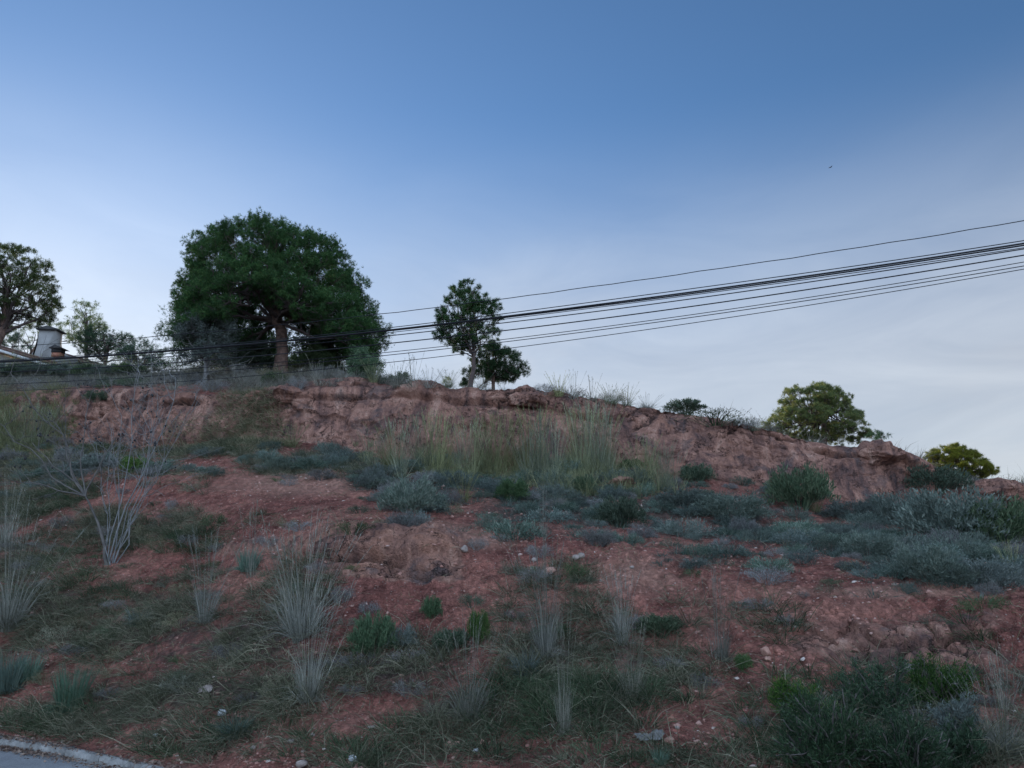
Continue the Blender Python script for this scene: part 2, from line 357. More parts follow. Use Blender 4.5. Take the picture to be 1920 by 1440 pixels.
M['soil'] = soil_material()
def asphalt():
    m, nt, b = newmat('worn_asphalt'); L = nt.links
    n = noise(nt, 1.2, 5, .6); f = noise(nt, 160, 3, .7)
    r = ramp(nt, [(.3, (.17, .168, .165)), (.7, (.25, .247, .24))]); L.new(n.outputs['Fac'], r.inputs[0])
    r2 = ramp(nt, [(.35, (.6, .6, .6)), (.65, (1.3, 1.3, 1.3))]); L.new(f.outputs['Fac'], r2.inputs[0])
    L.new(mix(nt, 1., r.outputs[0], r2.outputs[0], 'MULTIPLY'), b.inputs['Base Color'])
    bp = nt.nodes.new('ShaderNodeBump'); bp.inputs['Distance'].default_value = .006; L.new(f.outputs['Fac'], bp.inputs['Height']); L.new(bp.outputs[0], b.inputs['Normal'])
    return m
M['asphalt'] = asphalt()

# ---------------------------------------------------------------- hillside
# control curves across the hill: px -> (py, depth)
CUR = [
 # A foot, behind the kerb (depth only, height fixed)
 [(-1700, None, 11.5), (-600, None, 9.9), (0, None, 8.1), (300, None, 6.78), (600, None, 5.75), (960, None, 4.9), (1300, None, 4.3), (1600, None, 3.9), (1920, None, 3.55), (2500, None, 3.1), (3600, None, 2.6)],
 # B start of the steeper bank
 [(-1700, 1300, 13), (-600, 1322, 10.6), (0, 1330, 9.0), (300, 1345, 8.0), (600, 1352, 7.0), (960, 1355, 6.6), (1300, 1375, 6.1), (1600, 1392, 5.7), (1920, 1402, 5.5), (2500, 1420, 5.2), (3600, 1440, 5)],
 # C middle of the bank
 [(-1700, 1180, 15), (-600, 1180, 12), (0, 1180, 10.6), (300, 1180, 9.8), (600, 1190, 8.5), (960, 1200, 8.0), (1300, 1230, 7.4), (1600, 1262, 6.8), (1920, 1275, 6.5), (2500, 1290, 6.2), (3600, 1300, 6)],
 # D rim of the bank
 [(-1700, 1000, 18), (-600, 990, 15.5), (0, 985, 14), (150, 990, 13.5), (300, 1005, 12.6), (450, 1015, 11.4), (600, 1003, 10.7), (750, 1003, 10.2), (850, 1012, 10), (1000, 1022, 9.8), (1150, 1042, 9.5), (1300, 1062, 9.1), (1450, 1080, 8.6), (1600, 1092, 8.2), (1750, 1105, 7.9), (1920, 1130, 7.6), (2500, 1170, 7.2), (3600, 1190, 7)],
 # E terrace
 [(-1700, 900, 22), (-600, 900, 19), (0, 900, 18), (300, 893, 16), (450, 905, 14.5), (600, 922, 13.5), (750, 945, 13), (1000, 952, 13), (1300, 985, 12.6), (1600, 1005, 12.2), (1920, 1040, 11.6), (2500, 1080, 11), (3600, 1100, 11)],
 # F foot of the rock face
 [(-1700, 840, 27), (-600, 830, 25), (0, 830, 23), (150, 840, 22), (300, 835, 20.5), (450, 826, 19), (600, 838, 18), (750, 850, 17.6), (900, 872, 17.3), (1150, 882, 16.8), (1300, 900, 16.6), (1450, 922, 16.5), (1600, 945, 16.4), (1700, 955, 16.6), (1820, 965, 16.6), (1920, 980, 16.8), (2500, 1030, 16), (3600, 1050, 16)],
 # G lip of the rock face
 [(-1700, 760, 29), (-600, 750, 26.5), (0, 750, 24.4), (150, 738, 23.2), (300, 738, 21.6), (440, 742, 20), (560, 724, 19), (650, 716, 18.8), (750, 722, 18.5), (900, 722, 18.2), (1000, 730, 18), (1080, 742, 17.9), (1200, 760, 17.7), (1300, 776, 17.4), (1400, 796, 17.3), (1500, 818, 17.2), (1600, 836, 17.2), (1690, 848, 17.4), (1745, 880, 17.6), (1820, 896, 17.9), (1920, 908, 18.1), (2500, 985, 17.5), (3600, 1010, 17.5)],
 # H ground behind the lip
 [(-1700, 740, 33), (-600, 700, 32), (0, 700, 31), (150, 697, 31), (300, 700, 28), (450, 701, 26), (560, 702, 25.5), (650, 708, 25), (720, 728, 25), (800, 778, 25), (1000, 802, 25), (1300, 864, 25), (1600, 910, 25), (1920, 954, 25), (2500, 1010, 25), (3600, 1030, 25)],
]
px_cols = np.concatenate([np.linspace(-1700, -120, 60)[:-1], np.arange(-120, 2041, 3.4), np.linspace(2044, 3600, 60)])
NC = len(px_cols)
ctrl = []
for ci, cu in enumerate(CUR):
    xs = [c[0] for c in cu]; d = np.interp(px_cols, xs, [c[2] for c in cu])
    rr = (px_cols-960)/F
    if cu[0][1] is None:
        z = np.full(NC, .07); vy = 1/math.cos(PITCH)
        dc = d*math.cos(PITCH)+(z-CAMH)*math.sin(PITCH); x = rr*dc
    else:
        py = np.interp(px_cols, xs, [c[1] for c in cu]); u = (720-py)/F
        t = d/(math.cos(PITCH)-u*math.sin(PITCH)); x = rr*t; z = CAMH+(math.sin(PITCH)+u*math.cos(PITCH))*t
    ctrl.append(np.stack([x, d, z], 1))
H = ctrl[-1]
def farther(P, d, dz):
    Q = P*(d/P[:, 1:2]); Q[:, 2] = P[:, 2]+dz; return Q
ctrl.append(farther(H, 60, -.6)); ctrl.append(farther(H, 140, -4)); ctrl.append(farther(H, 420, -16))
ctrl = np.array(ctrl)                       # (K, NC, 3)
# soften the control curves sideways so that corners in the tables do not show
ker = np.exp(-np.linspace(-2, 2, 17)**2); ker /= ker.sum()
for k in range(len(ctrl)):
    for a in range(3):
        ctrl[k, :, a] = np.convolve(np.pad(ctrl[k, :, a], 8, mode='reflect', reflect_type='odd'), ker, 'valid')
segs = [50, 80, 110, 90, 75, 115, 60, 22, 12, 8]
rows = []; vpar = []
for k, n in enumerate(segs):
    p0 = ctrl[max(k-1, 0)]; p1 = ctrl[k]; p2 = ctrl[k+1]; p3 = ctrl[min(k+2, len(ctrl)-1)]
    for i in range(n):
        t = i/n
        lin = p1*(1-t)+p2*t
        m1 = (p2-p0)*.5; m2 = (p3-p1)*.5
        if k >= 6: m1 = m2 = p2-p1
        if k == 5: m1 = m2 = p2-p1
        if k == 4: m2 = (p2-p1)
        L_ = np.linalg.norm(p2-p1, axis=1, keepdims=True)
        for mm in (m1, m2):
            ln = np.linalg.norm(mm, axis=1, keepdims=True); mm *= np.minimum(1, L_*1.0/np.maximum(ln, 1e-6))
        h = (2*t**3-3*t*t+1)*p1+(t**3-2*t*t+t)*m1+(-2*t**3+3*t*t)*p2+(t**3-t*t)*m2
        rows.append(h*.75+lin*.25 if k < 5 else lin); vpar.append(k+t)
rows.append(ctrl[-1]); vpar.append(float(len(segs)))
G = np.array(rows); vpar = np.array(vpar)[:, None]+np.zeros((1, NC)); NR = G.shape[0]
PX0, PY0 = proj(G)
def grid_normals(G):
    du = np.gradient(G, axis=1); dv = np.gradient(G, axis=0); n = np.cross(du, dv); return unit(n)
Nn = grid_normals(G)
X, Y, Z = G[..., 0], G[..., 1], G[..., 2]
def blob(px, py, cx, cy, rx, ry):
    return np.clip(1.25-np.sqrt(((px-cx)/rx)**2+((py-cy)/ry)**2), 0, 1)
rockm = sstep(4.95, 5.1, vpar+.12*fbm(X*.8, Y*.8, Z*.8, 3, 40))*(1-sstep(6.0, 6.25, vpar+.2*fbm(X*.7, Y*.7, 0, 3, 41)))
rockm *= 1-.0*PX0
rockR = blob(PX0, PY0, 1720, 1190, 330, 85)*sstep(.2, .55, fbm(X*1.3, Y*1.3, Z*1.3, 4, 44)*.5+.55)
ledge = sstep(560, 620, PX0)*(1-sstep(845, 890, PX0))*sstep(992, 1002, PY0)*(1-sstep(1075, 1095, PY0))
ledge2 = sstep(300, 420, PX0)*(1-sstep(620, 700, PX0))*sstep(1003, 1010, PY0)*(1-sstep(1020, 1050, PY0))*.6
rock = np.clip(rockm+rockR*.8+np.maximum(ledge, ledge2)*.85, 0, 1)
rock_up = np.clip(rockm, 0, 1)
# blocks and cracks
wx = X+.45*fbm(X*1.6, Y*1.2, Z*1.6, 5, 50, .6); wz = Z+.30*fbm(X*1.4, Y*1.1, Z*1.4, 5, 53, .6)
f1, f2, cid = worley(wx*.62, Y*.25, wz*1.05, 60)
crack1 = np.exp(-((f2-f1)/.028)**2)
g1, g2, gid = worley(wx*1.9, Y*.9, wz*3.1, 70)
crack2 = np.exp(-((g2-g1)/.07)**2)
k1, k2, kid = worley(X*2.4+.3*fbm(X*3, Y*3, Z*3, 2, 81), Y*2.4, Z*3.4, 80)
crack3 = np.exp(-((k2-k1)/.09)**2)
crackmask = sstep(-.1, .25, fbm(X*.5, Y*.5, Z*.7, 3, 90))
strat = fbm(X*.25, Y*.2, wz*3.6, 4, 95)
rid = np.abs(fbm(X*1.4, Y*1.1, Z*2.1, 4, 240))
ledgy = (np.mod(wz*1.35+.35*fbm(X*.5, 0, Z*.3, 2, 250), 1.0))
f1b, f2b, cib = worley(wx*.42+7, Y*.2, wz*.8+3, 62)
edge = sstep(0, .10, f2-f1); edgeb = sstep(0, .08, f2b-f1b)
flute = fbm(X*2.6, Y*.6, Z*.45, 4, 260)
dup = rock_up*((cid-.5)*.16*edge+(cib-.5)*.26*edgeb+(gid-.5)*.05*crackmask-crack1*.10*crackmask-crack2*.06*crackmask-.09*np.exp(-(fbm(X*1.3, Y*.3, Z*.22, 4, 280)/.022)**2)*sstep(-.05, .15, fbm(X*.5, 2, Z*.5, 2, 281))+strat*.04+flute*.07+fbm(X*.6, Y*.8, Z*.6, 3, 99)*.10+(ledgy**4)*.07*sstep(0, .3, fbm(X*.4, Y, Z*.4, 3, 255))+fbm(X*9, Y*9, Z*7, 4, 102, .6)*.022-.05*sstep(.06, 0, rid)*crackmask)
dlo = rockR*((kid-.5)*.16-crack3*.09+fbm(X*6, Y*6, Z*6, 3, 105)*.04)
soft = (1-rock_up)*(fbm(X*.45, Y*.45, Z*.3, 4, 110)*.20+fbm(X*2.2, Y*2.2, Z*2, 4, 114)*.055+fbm(X*9, Y*9, Z*9, 4, 118)*.030+.03*np.abs(fbm(X*3.5, Y*3.5, Z*3.5, 4, 121)))
near = 1-sstep(18, 60, Y)
# rills down the bank
rill = np.abs(fbm(X*1.1, Y*.25, 0, 4, 130))
soft += -(1-rock_up)*(1-sstep(0, .16, rill))*.07*sstep(1.2, 1.8, vpar)*(1-sstep(3.2, 3.9, vpar))
disp = (dup+dlo+soft)*sstep(0, .35, vpar)
# the lip bulges over the face, the foot steps back
vf = vpar-5
capn = .06*fbm(X*.6, 0, 0, 3, 270)
capn += .10*fbm(X*.35, 3, 0, 3, 271); cm = .15+sstep(-.15, .25, fbm(X*.55, 9, 0, 3, 272))
disp += rock_up*cm*(.10*sstep(.78, .84, vf+capn)*(1-sstep(.92, 1.04, vf))-.07*np.exp(-((vf+capn-.77)/.025)**2))
disp += rock_up*(.032*fbm(X*4, Y*4, Z*4, 5, 273, .66)+.05*sstep(.0, .12, np.mod(wz*1.9+.5*fbm(X*.7, 0, Z*.4, 3, 274), 1.))*sstep(-.1, .2, fbm(X*.6, 5, Z*.9, 3, 275)))
# undercut ledge in the bank
lz = PY0+6*fbm(X*1.5, Y, Z*2, 3, 140)
lw = PY0+10*fbm(X*1.1, Y, Z*1.5, 4, 141)+.03*(PX0-720)
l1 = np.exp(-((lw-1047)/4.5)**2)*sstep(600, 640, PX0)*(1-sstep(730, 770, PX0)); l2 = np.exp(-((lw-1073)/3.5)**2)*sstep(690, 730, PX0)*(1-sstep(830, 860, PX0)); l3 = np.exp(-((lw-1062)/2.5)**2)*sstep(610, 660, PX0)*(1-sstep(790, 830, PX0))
disp += ledge*(.13*sstep(1000, 1012, lw)*(1-sstep(1040, 1047, lw))+.04*np.mod(lw/9, 1)+.05*fbm(X*4, Y*4, Z*8, 4, 142, .6))-.30*l1-.24*l2-.12*l3
disp += ledge2*(.10*np.exp(-((lz-1014)/9)**2))
lump = blob(PX0, PY0, 800, 1030, 45, 34); disp += lump*.16
G2 = G+Nn*(disp*near+ (1-near)*fbm(X*.05, Y*.05, 0, 4, 150)*.6)[..., None]
crack_shade = np.clip(crack1*(.25+.75*crackmask)*rock_up+crack2*.6*crackmask*rock_up+crack3*.7*rockR+.9*np.maximum(l1, np.maximum(l2, l3)), 0, 1)  # rock cracks plus painted shade for the ledge undercut

# where plants grow, in terms of the photograph's layout (px, py, rx, ry, strength)
GRASSMAT = [(-170, 1150, 230, 170, .8), (-150, 860, 150, 90, .7), (2060, 1330, 150, 110, .6), (500, 1290, 200, 60, .9), (170, 1290, 200, 60, .8), (330, 1200, 230, 120, .9), (120, 1130, 160, 70, .7), (950, 1330, 230, 60, .7), (1000, 1170, 90, 60, .6), (1100, 1160, 60, 60, .4), (300, 1380, 350, 30, .55), (60, 1060, 190, 90, .6), (90, 1180, 170, 60, .55), (330, 1130, 170, 70, .9), (250, 1230, 130, 60, .7), (450, 1200, 190, 90, 1), (380, 1290, 220, 50, 1), (560, 1130, 90, 90, .8), (640, 1250, 150, 70, .9),
            (130, 1340, 330, 40, .8), (740, 1270, 200, 70, 1), (850, 1330, 160, 50, 1), (1020, 1230, 120, 110, .8), (1120, 1330, 130, 60, .9), (1180, 1220, 110, 80, .6), (1270, 1270, 110, 80, .7), (1280, 1160, 90, 40, .45),
            (1380, 1370, 90, 50, .45), (400, 1400, 600, 30, .5), (900, 1420, 600, 30, .45), (1600, 1350, 260, 110, .9), (1880, 1370, 90, 90, .8), (250, 1000, 160, 60, .6), (1040, 1080, 90, 50, .45), (1440, 1190, 60, 60, .3), (300, 760, 300, 70, .25),
            (60, 900, 120, 90, .8), (340, 900, 60, 40, .4), (600, 870, 130, 25, .8), (430, 815, 110, 45, .9), (250, 860, 120, 45, .7), (60, 800, 120, 60, .9)]
BLUE = [(2060, 1050, 190, 100, .8), (1000, 900, 300, 25, .7), (1420, 940, 200, 25, .6), (560, 865, 110, 25, .8), (700, 890, 110, 40, 1), (830, 920, 110, 60, 1), (780, 975, 60, 20, .5), (960, 960, 150, 65, 1), (1100, 950, 140, 70, 1), (1240, 970, 140, 70, 1), (1130, 1010, 120, 25, .7), (1290, 1040, 120, 30, .8), (1400, 980, 150, 70, 1),
        (1560, 1010, 150, 60, 1), (1700, 1030, 150, 80, 1), (1850, 1040, 140, 95, 1), (1760, 950, 110, 60, .8), (1900, 980, 60, 80, .7), (1450, 1070, 50, 18, .5), (330, 880, 60, 40, .5), (80, 870, 110, 60, .5)]
def field(lst, px, py):
    r = 0
    for cx, cy, rx, ry, s in lst: r = np.maximum(r, s*blob(px, py, cx, cy, rx, ry))
    return r
nzv = fbm(G2[..., 0]*1.1, G2[..., 1]*1.1, 0, 4, 160)
PX, PY = proj(G2)
fg = field(GRASSMAT, PX, PY); fb = field(BLUE, PX, PY)
topveg = sstep(6.05, 6.4, vpar)*.9
veg = np.clip(np.maximum(np.maximum(fg*.72, fb*.75), topveg)+nzv*.35*(np.maximum(fg, fb) > .05), 0, 1)
veg *= (1-rock_up*.9)
pale = np.clip(blob(PX, PY, 560, 905, 150, 30)+blob(PX, PY, 900, 1010, 90, 25)+blob(PX, PY, 1180, 1075, 90, 40)*.8+blob(PX, PY, 790, 985, 80, 14)+blob(PX, PY, 250, 1160, 70, 35)+blob(PX, PY, 1700, 1110, 240, 12)+.35*sstep(.2, .5, fbm(X*.9, Y*.9, 0, 3, 166)), 0, 1)
idx = np.arange(NR*NC).reshape(NR, NC)
quads = np.stack([idx[:-1, :-1], idx[:-1, 1:], idx[1:, 1:], idx[1:, :-1]], -1).reshape(-1, 4)
hill = mesh_np('hillside', G2.reshape(-1, 3), None, M['soil'], quads=quads, smooth=True)
tag(hill, 'red earth hillside with a weathered sandstone face along its crest', None, None, 'structure')
for nm, arr in (('rock', rock), ('veg', veg), ('crack_shade', crack_shade), ('pale', pale)):
    a = hill.data.attributes.new(nm, 'FLOAT', 'POINT'); a.data.foreach_set('value', arr.astype(np.float32).ravel())
bvh = BVHTree.FromObject(hill, bpy.context.evaluated_depsgraph_get())
CAMP = Vector((0, 0, CAMH))
def gp(px, py):
    p = at(px, py, 10); loc, n, i, d = bvh.ray_cast(CAMP, (p-CAMP).normalized())
    return loc if loc is not None else at(px, py, 18)
def drop(x, y, z0=80):
    loc, n, i, d = bvh.ray_cast(Vector((x, y, z0)), Vector((0, 0, -1)))
    return loc if loc is not None else Vector((x, y, 0))

# flat ground, road, kerb
def sheet(name, pts, z, mat):
    V = [(x, y, z) for x, y in pts]; c = np.mean(V, 0)
    V = V+[tuple(c)]; n = len(pts)
    return mesh_np(name, V, [(i, (i+1) % n, n) for i in range(n)], mat)
gr = sheet('ground', [(-3000, -3000), (3000, -3000), (3000, 3000), (-3000, 3000)], -.03, M['dry_ground'] if 'dry_ground' in M else plainmat('dry_ground', (.16, .10, .07), (.26, .17, .12), .5))
tag(gr, None, None, None, 'structure')
KX = np.linspace(-1700, 3600, 220)
kd = np.interp(KX, [c[0] for c in CUR[0]], [c[2] for c in CUR[0]])
kd = np.convolve(np.pad(kd, 10, mode='reflect', reflect_type='odd'), np.ones(21)/21, 'valid')
kl = np.stack([(KX-960)/F*(kd*math.cos(PITCH)+(.1-CAMH)*math.sin(PITCH)), kd-.02], 1)      # back edge of the kerb
tan = unit(np.gradient(kl, axis=0)); nrm = np.stack([tan[:, 1], -tan[:, 0]], 1)        # towards the road
nrm[nrm[:, 1] > 0] *= -1
seg = np.concatenate([[0], np.cumsum(np.linalg.norm(np.diff(kl, axis=0), axis=1))])
def kpt(s, off):
    x = np.interp(s, seg, kl[:, 0]); y = np.interp(s, seg, kl[:, 1]); nx = np.interp(s, seg, nrm[:, 0]); ny = np.interp(s, seg, nrm[:, 1])
    return np.array([x+nx*off, y+ny*off])
kg = Geo(); s = 0.
while s < seg[-1]-.6:
    s0, s1 = s+.0025, s+.4975; V = []
    dz = random.uniform(-.004, .003)
    prof = [(-.05, -.1), (-.05, .072), (.04, .072), (.052, .064), (.066, -.1)]
    for ss in (s0, (s0+s1)/2, s1):
        for o_, z_ in prof:
            p = kpt(ss, o_); V.append((p[0], p[1], z_+dz))
    T = []
    for i in range(2):
        for j in range(5):
            a = i*5+j; b2 = i*5+(j+1) % 5; T += [(a, b2, b2+5), (a, b2+5, a+5)]
    T += [(0, 1, 2), (0, 2, 3), (0, 3, 4), (10, 12, 11), (10, 13, 12), (10, 14, 13)]
    kg.add(V, T); s += .5
ke = kg.build('kerb', M['concrete']); tag(ke, None, None, None, 'structure')
V = []; offs = [.06, .6, 1.5, 3, 5, 7]
for i in range(len(KX)):
    for o_ in offs: p = kl[i]+nrm[i]*o_; V.append((p[0], p[1], .02*math.sin(min(o_, 7)/7*math.pi)))
q = []
for i in range(len(KX)-1):
    for j in range(len(offs)-1): a = i*6+j; q.append((a, a+1, a+7, a+6))
rd = mesh_np('road', V, None, M['asphalt'], quads=q, smooth=True); tag(rd, None, None, None, 'structure')

# unseen hill added far behind, hidden by the crest; it keeps the low sun off the slope
def build_sun_blocker():
    n = 90; m = 24; V = []
    ca, sa = math.cos(SUN_AZ), math.sin(SUN_AZ)
    for i in range(n):
        p = -260+ (22.5+260)*i/(n-1) if i < n-8 else 22.5+(i-(n-8))*3.0       # across the sun's direction; ends short on the right
        if i >= n-8: p = 22.5+(i-(n-8))*3.0-21+.0
        else: p = -260+(1.5+260)*i/(n-9)
        e = 1-max(0, (p-13))/11.0 if p > 13 else 1
        e = max(0, min(1, e))
        for j in range(m):
            q_ = 300+j*8
            z = 66*math.sin(math.pi*min(1, (j+.5)/m))**.7*e*(1+.05*math.sin(p*.05)+.03*math.sin(p*.17))
            # along the sun direction q_, across p (to the right of it)
            V.append((sa*q_+ca*p, ca*q_-sa*p, z-1))
    V = np.array(V); ix = np.arange(n*m).reshape(n, m)
    Q = np.stack([ix[:-1, :-1], ix[1:, :-1], ix[1:, 1:], ix[:-1, 1:]], -1).reshape(-1, 4)
    o = mesh_np('sun_blocking_hill', V, None, plainmat('sun_blocking_slope', (.03, .05, .025), (.07, .09, .045), .2), quads=Q, smooth=True)
    tag(o, None, None, None, 'structure')
build_sun_blocker()
# ---------------------------------------------------------------- sampling the slope
qa = np.cross(G2[1:, :-1]-G2[:-1, :-1], G2[:-1, 1:]-G2[:-1, :-1]); QA = np.linalg.norm(qa, axis=-1)
def sample(weight, n, r=rng):
    w = (QA*np.clip(weight[:-1, :-1], 0, None)).ravel(); c = np.cumsum(w); k = np.searchsorted(c, r.random(n)*c[-1])
    k = np.minimum(k, len(w)-1); i, j = np.divmod(k, NC-1); a, b = r.random(n)[:, None], r.random(n)[:, None]
    return (G2[i, j]*(1-a)+G2[i+1, j]*a)*(1-b)+(G2[i, j+1]*(1-a)+G2[i+1, j+1]*a)*b
inview = ((PX > -260) & (PX < 2180) & (PY < 1560) & (G2[..., 1] < 33) & (vpar > .15)).astype(float)

# ---------------------------------------------------------------- labels for plants and stones that are scattered
LAND = [('the undercut rock ledge', 720, 1045), ('the bleached bare tree', 215, 1045), ('the round pale green bush', 770, 935),
        ('the bright green clump', 960, 915), ('the dark green terrace bush', 1165, 955), ('the kerb', 170, 1408),
        ('the lower right thicket', 1640, 1340), ('the olive green cliff-foot bush', 1500, 905), ('the bright green bank shrub', 700, 1180),
        ('the tall fountain grass', 565, 1100), ('the pale litter heap', 1220, 1390), ('the tallest mid-bank grass', 1025, 1150),
        ('the green tuft above the kerb', 130, 1290), ('the long brown cushion', 1440, 1070), ('the lone thin grass stalks', 1358, 1190),
        ('the big blue-green bush', 1790, 960), ('the thickest cliff-foot grass', 1110, 830), ('the grey tuft bottom right', 1885, 1340),
        ('the blue tuft by the white stone', 440, 1360), ('the crest boulder', 985, 728), ('the silvery rim bush', 1735, 1080), ('the left edge straw tuft', 14, 1160), ('the lone straw tuft', 384, 1150), ('the broad chimney', 97, 640), ('the right edge bush', 1885, 1000)]
SECT = ['right', 'upper right', 'top', 'upper left', 'left', 'lower left', 'bottom', 'lower right']
ORD = ['', 'second ', 'third ', 'fourth ', 'fifth ', 'sixth ', 'seventh ', 'eighth ', 'ninth ', 'tenth ', 'eleventh ', 'twelfth ', 'thirteenth ', 'fourteenth ', 'fifteenth ', 'sixteenth ', 'seventeenth ', 'eighteenth ', 'nineteenth ', 'twentieth ']+[t+' ' for t in 'twenty-first twenty-second twenty-third twenty-fourth twenty-fifth twenty-sixth twenty-seventh twenty-eighth twenty-ninth thirtieth'.split()]
def label_all(items):
    """items: (object, phrase). Each label counts outwards from the nearest landmark, so that it fits one plant only."""
    b = {}
    for o, ph in items:
        px, py = proj(np.array(o.location)); px, py = float(px), float(py)
        m = min(LAND, key=lambda l: (l[1]-px)**2+(l[2]-py)**2); dx, dy = px-m[1], m[2]-py
        s = SECT[int(((math.degrees(math.atan2(dy, dx))+382.5) % 360)//45)]
        b.setdefault((ph, m[0], s), []).append((dx*dx+dy*dy, o))
    for (ph, m, s), l in b.items():
        l.sort(key=lambda t: t[0])
        for i, (d, o) in enumerate(l):
            pre = 'nearest ' if i == 0 and len(l) > 1 else ORD[min(i, len(ORD)-1)]
            where = {'left': 'left of', 'right': 'right of', 'top': 'above', 'bottom': 'below'}.get(s, s+' of')
            o['label'] = f'{pre}{ph} {where} {m}'

# ---------------------------------------------------------------- plant prototypes
def grass_tuft(n=210, h=1.0, r0=.075, spread=.5, w=.0045, stalks=22, mat='straw', seed=0, droop=.30):
    r = np.random.default_rng(seed); g = Geo()
    a = r.random(n)*6.283; rad = r0*np.sqrt(r.random(n))
    base = np.stack([np.cos(a)*rad, np.sin(a)*rad, -.03+0*a], 1)
    d = unit(np.stack([np.cos(a)*spread*r.random(n)+r.normal(size=n)*.07, np.sin(a)*spread*r.random(n)+r.normal(size=n)*.07, 1+0*a], 1))
    L = h*(.22+.62*r.random(n)**1.3); dr = L*droop*r.random(n)*2
    g.add(*blades(base, d, L, w*(.7+.6*r.random(n)), dr, r))
    # low skirt of fallen blades
    m = n//3; a = r.random(m)*6.283; base = np.stack([np.cos(a)*r0*.9, np.sin(a)*r0*.9, 0*a], 1)
    d = unit(np.stack([np.cos(a), np.sin(a), .3+.9*r.random(m)], 1)); L = h*(.2+.25*r.random(m))
    g.add(*blades(base, d, L, w, L*.5, r))
    for i in range(stalks):     # flower stalks with thin seed heads
        a = r.random()*6.283; s = spread*.75*r.random(); dd = np.array([math.cos(a)*s, math.sin(a)*s, 1]); dd /= np.linalg.norm(dd)
        L = h*(.8+.35*r.random()); p0 = np.array([math.cos(a)*r0*.5, math.sin(a)*r0*.5, -.02]); out = np.array([dd[0], dd[1], 0])*L*.35
        P = [p0+dd*L*t+out*t*t for t in (0, .35, .7, 1)]
        tube(g, P, [w*.36, w*.32, w*.28, w*.2], 3)
        k = 9; tt = r.random(k)*.22+.78; B = np.array([p0+dd*L*t+out*t*t for t in tt])
        g.add(*needles(B, unit(dd+r.normal(size=(k, 3))*.25), .035+.03*r.random(k), w*.9, r))
    return g
def cushion(n_st=70, leaf=26, rad=.3, h=.25, ll=.035, lw=.006, seed=0, up=.5, r0=.05):
    r = np.random.default_rng(seed); g = Geo()
    lobes = rdirs(9, r); amp = .55+.6*r.random(9)
    for i in range(n_st):
        a = r.random()*6.283; c = r.random()**.8; d = np.array([math.cos(a)*math.sqrt(1-c*c*.9)*rad, math.sin(a)*math.sqrt(1-c*c*.9)*rad, (c*.9+.12)*h])
        u = d/np.linalg.norm(d); k = .62+.45*max(0, float(np.max((lobes@u)*amp)))*r.random()**.3
        d = d*k; p0 = np.array([math.cos(a)*r0, math.sin(a)*r0, -.03])
        P = np.array([p0+d*t+np.array([0, 0, h*.18*math.sin(t*3.14)]) for t in (0, .4, .75, 1)])
        if i % 2 == 0: tube(g, P, [.004, .003, .002, .001], 3)
        t = .28+.75*r.random(leaf)**.75; B = p0+d*t[:, None]+np.stack([0*t, 0*t, h*.18*np.sin(np.minimum(t, 1)*3.14)], 1)+r.normal(size=(leaf, 3))*rad*.06
        dd = unit(u+r.normal(size=(leaf, 3))*.6+[0, 0, up])
        g.add(*leaves(B, dd, ll*(.6+.8*r.random(leaf)), lw*(.7+.6*r.random(leaf)), r))
    return g
def proto_set(fn, mats, name):
    out = []
    for i, (kw, m) in enumerate(mats):
        g = fn(**kw); me = mesh_np(name, np.concatenate(g.V), np.concatenate(g.T), M[m])
        out.append(me.data); bpy.data.objects.remove(me)
    return out
TUFT = proto_set(grass_tuft, [(dict(seed=1), 'straw'), (dict(seed=2, n=170, spread=.34, stalks=16), 'straw'), (dict(seed=3, n=300, spread=.75, stalks=34), 'straw')], 'tall_grass')
TUFTG = proto_set(grass_tuft, [(dict(seed=11, n=150, spread=.28, w=.006, stalks=40, r0=.12, droop=.15), 'strawgreen'), (dict(seed=12, n=90, spread=.36, w=.006, stalks=30, droop=.2), 'strawgreen'), (dict(seed=13, n=80, spread=.28, w=.006, stalks=30, droop=.2), 'strawgreen')], 'tall_grass')
STALK = proto_set(grass_tuft, [(dict(seed=21, n=60, spread=.35, w=.006, stalks=12), 'straw'), (dict(seed=22, n=40, spread=.25, w=.006, stalks=9), 'straw')], 'grass_stalks')
FESC = proto_set(grass_tuft, [(dict(seed=31, n=420, h=1, r0=.16, spread=.5, w=.012, stalks=0, droop=.05), 'fescue'), (dict(seed=32, n=420, h=1, r0=.14, spread=.6, w=.012, stalks=0), 'bluegrey')], 'green_grass')
CUSH = proto_set(cushion, [(dict(seed=40+i, n_st=75+10*i, rad=.30, h=.20+.03*i), m) for i, m in enumerate(['bluegrey', 'olive', 'bluegrey', 'greyer', 'bluegrey'])], 'grey_shrub')
CUSHD = proto_set(cushion, [(dict(seed=50+i, n_st=70, rad=.30, h=.24, leaf=20, ll=.03, lw=.005), m) for i, m in enumerate(['greyer', 'darkgreen', 'dry'])], 'low_shrub')
GREEN = proto_set(cushion, [(dict(seed=60, n_st=110, leaf=46, rad=.30, h=.52, ll=.05, lw=.009, up=1.2), 'green'), (dict(seed=61, n_st=100, leaf=44, rad=.32, h=.48, ll=.05, lw=.010, up=1.0), 'darkgreen'),
                            (dict(seed=62, n_st=110, leaf=40, rad=.34, h=.44, ll=.05, lw=.010, up=1.0), 'olive'), (dict(seed=63, n_st=110, leaf=46, rad=.34, h=.46, ll=.04, lw=.010, up=.8), 'olive')], 'green_shrub')
def place(me, name, loc, scale, cat, group=None, label=None, rz=None, tilt=0):
    o = bpy.data.objects.new(name, me); COL.objects.link(o)
    o.location = loc; o.scale = scale if hasattr(scale, '__len__') else (scale,)*3
    o.rotation_euler = (random.uniform(-tilt, tilt), random.uniform(-tilt, tilt), random.uniform(0, 6.28) if rz is None else rz)
    tag(o, label, cat, group); return o

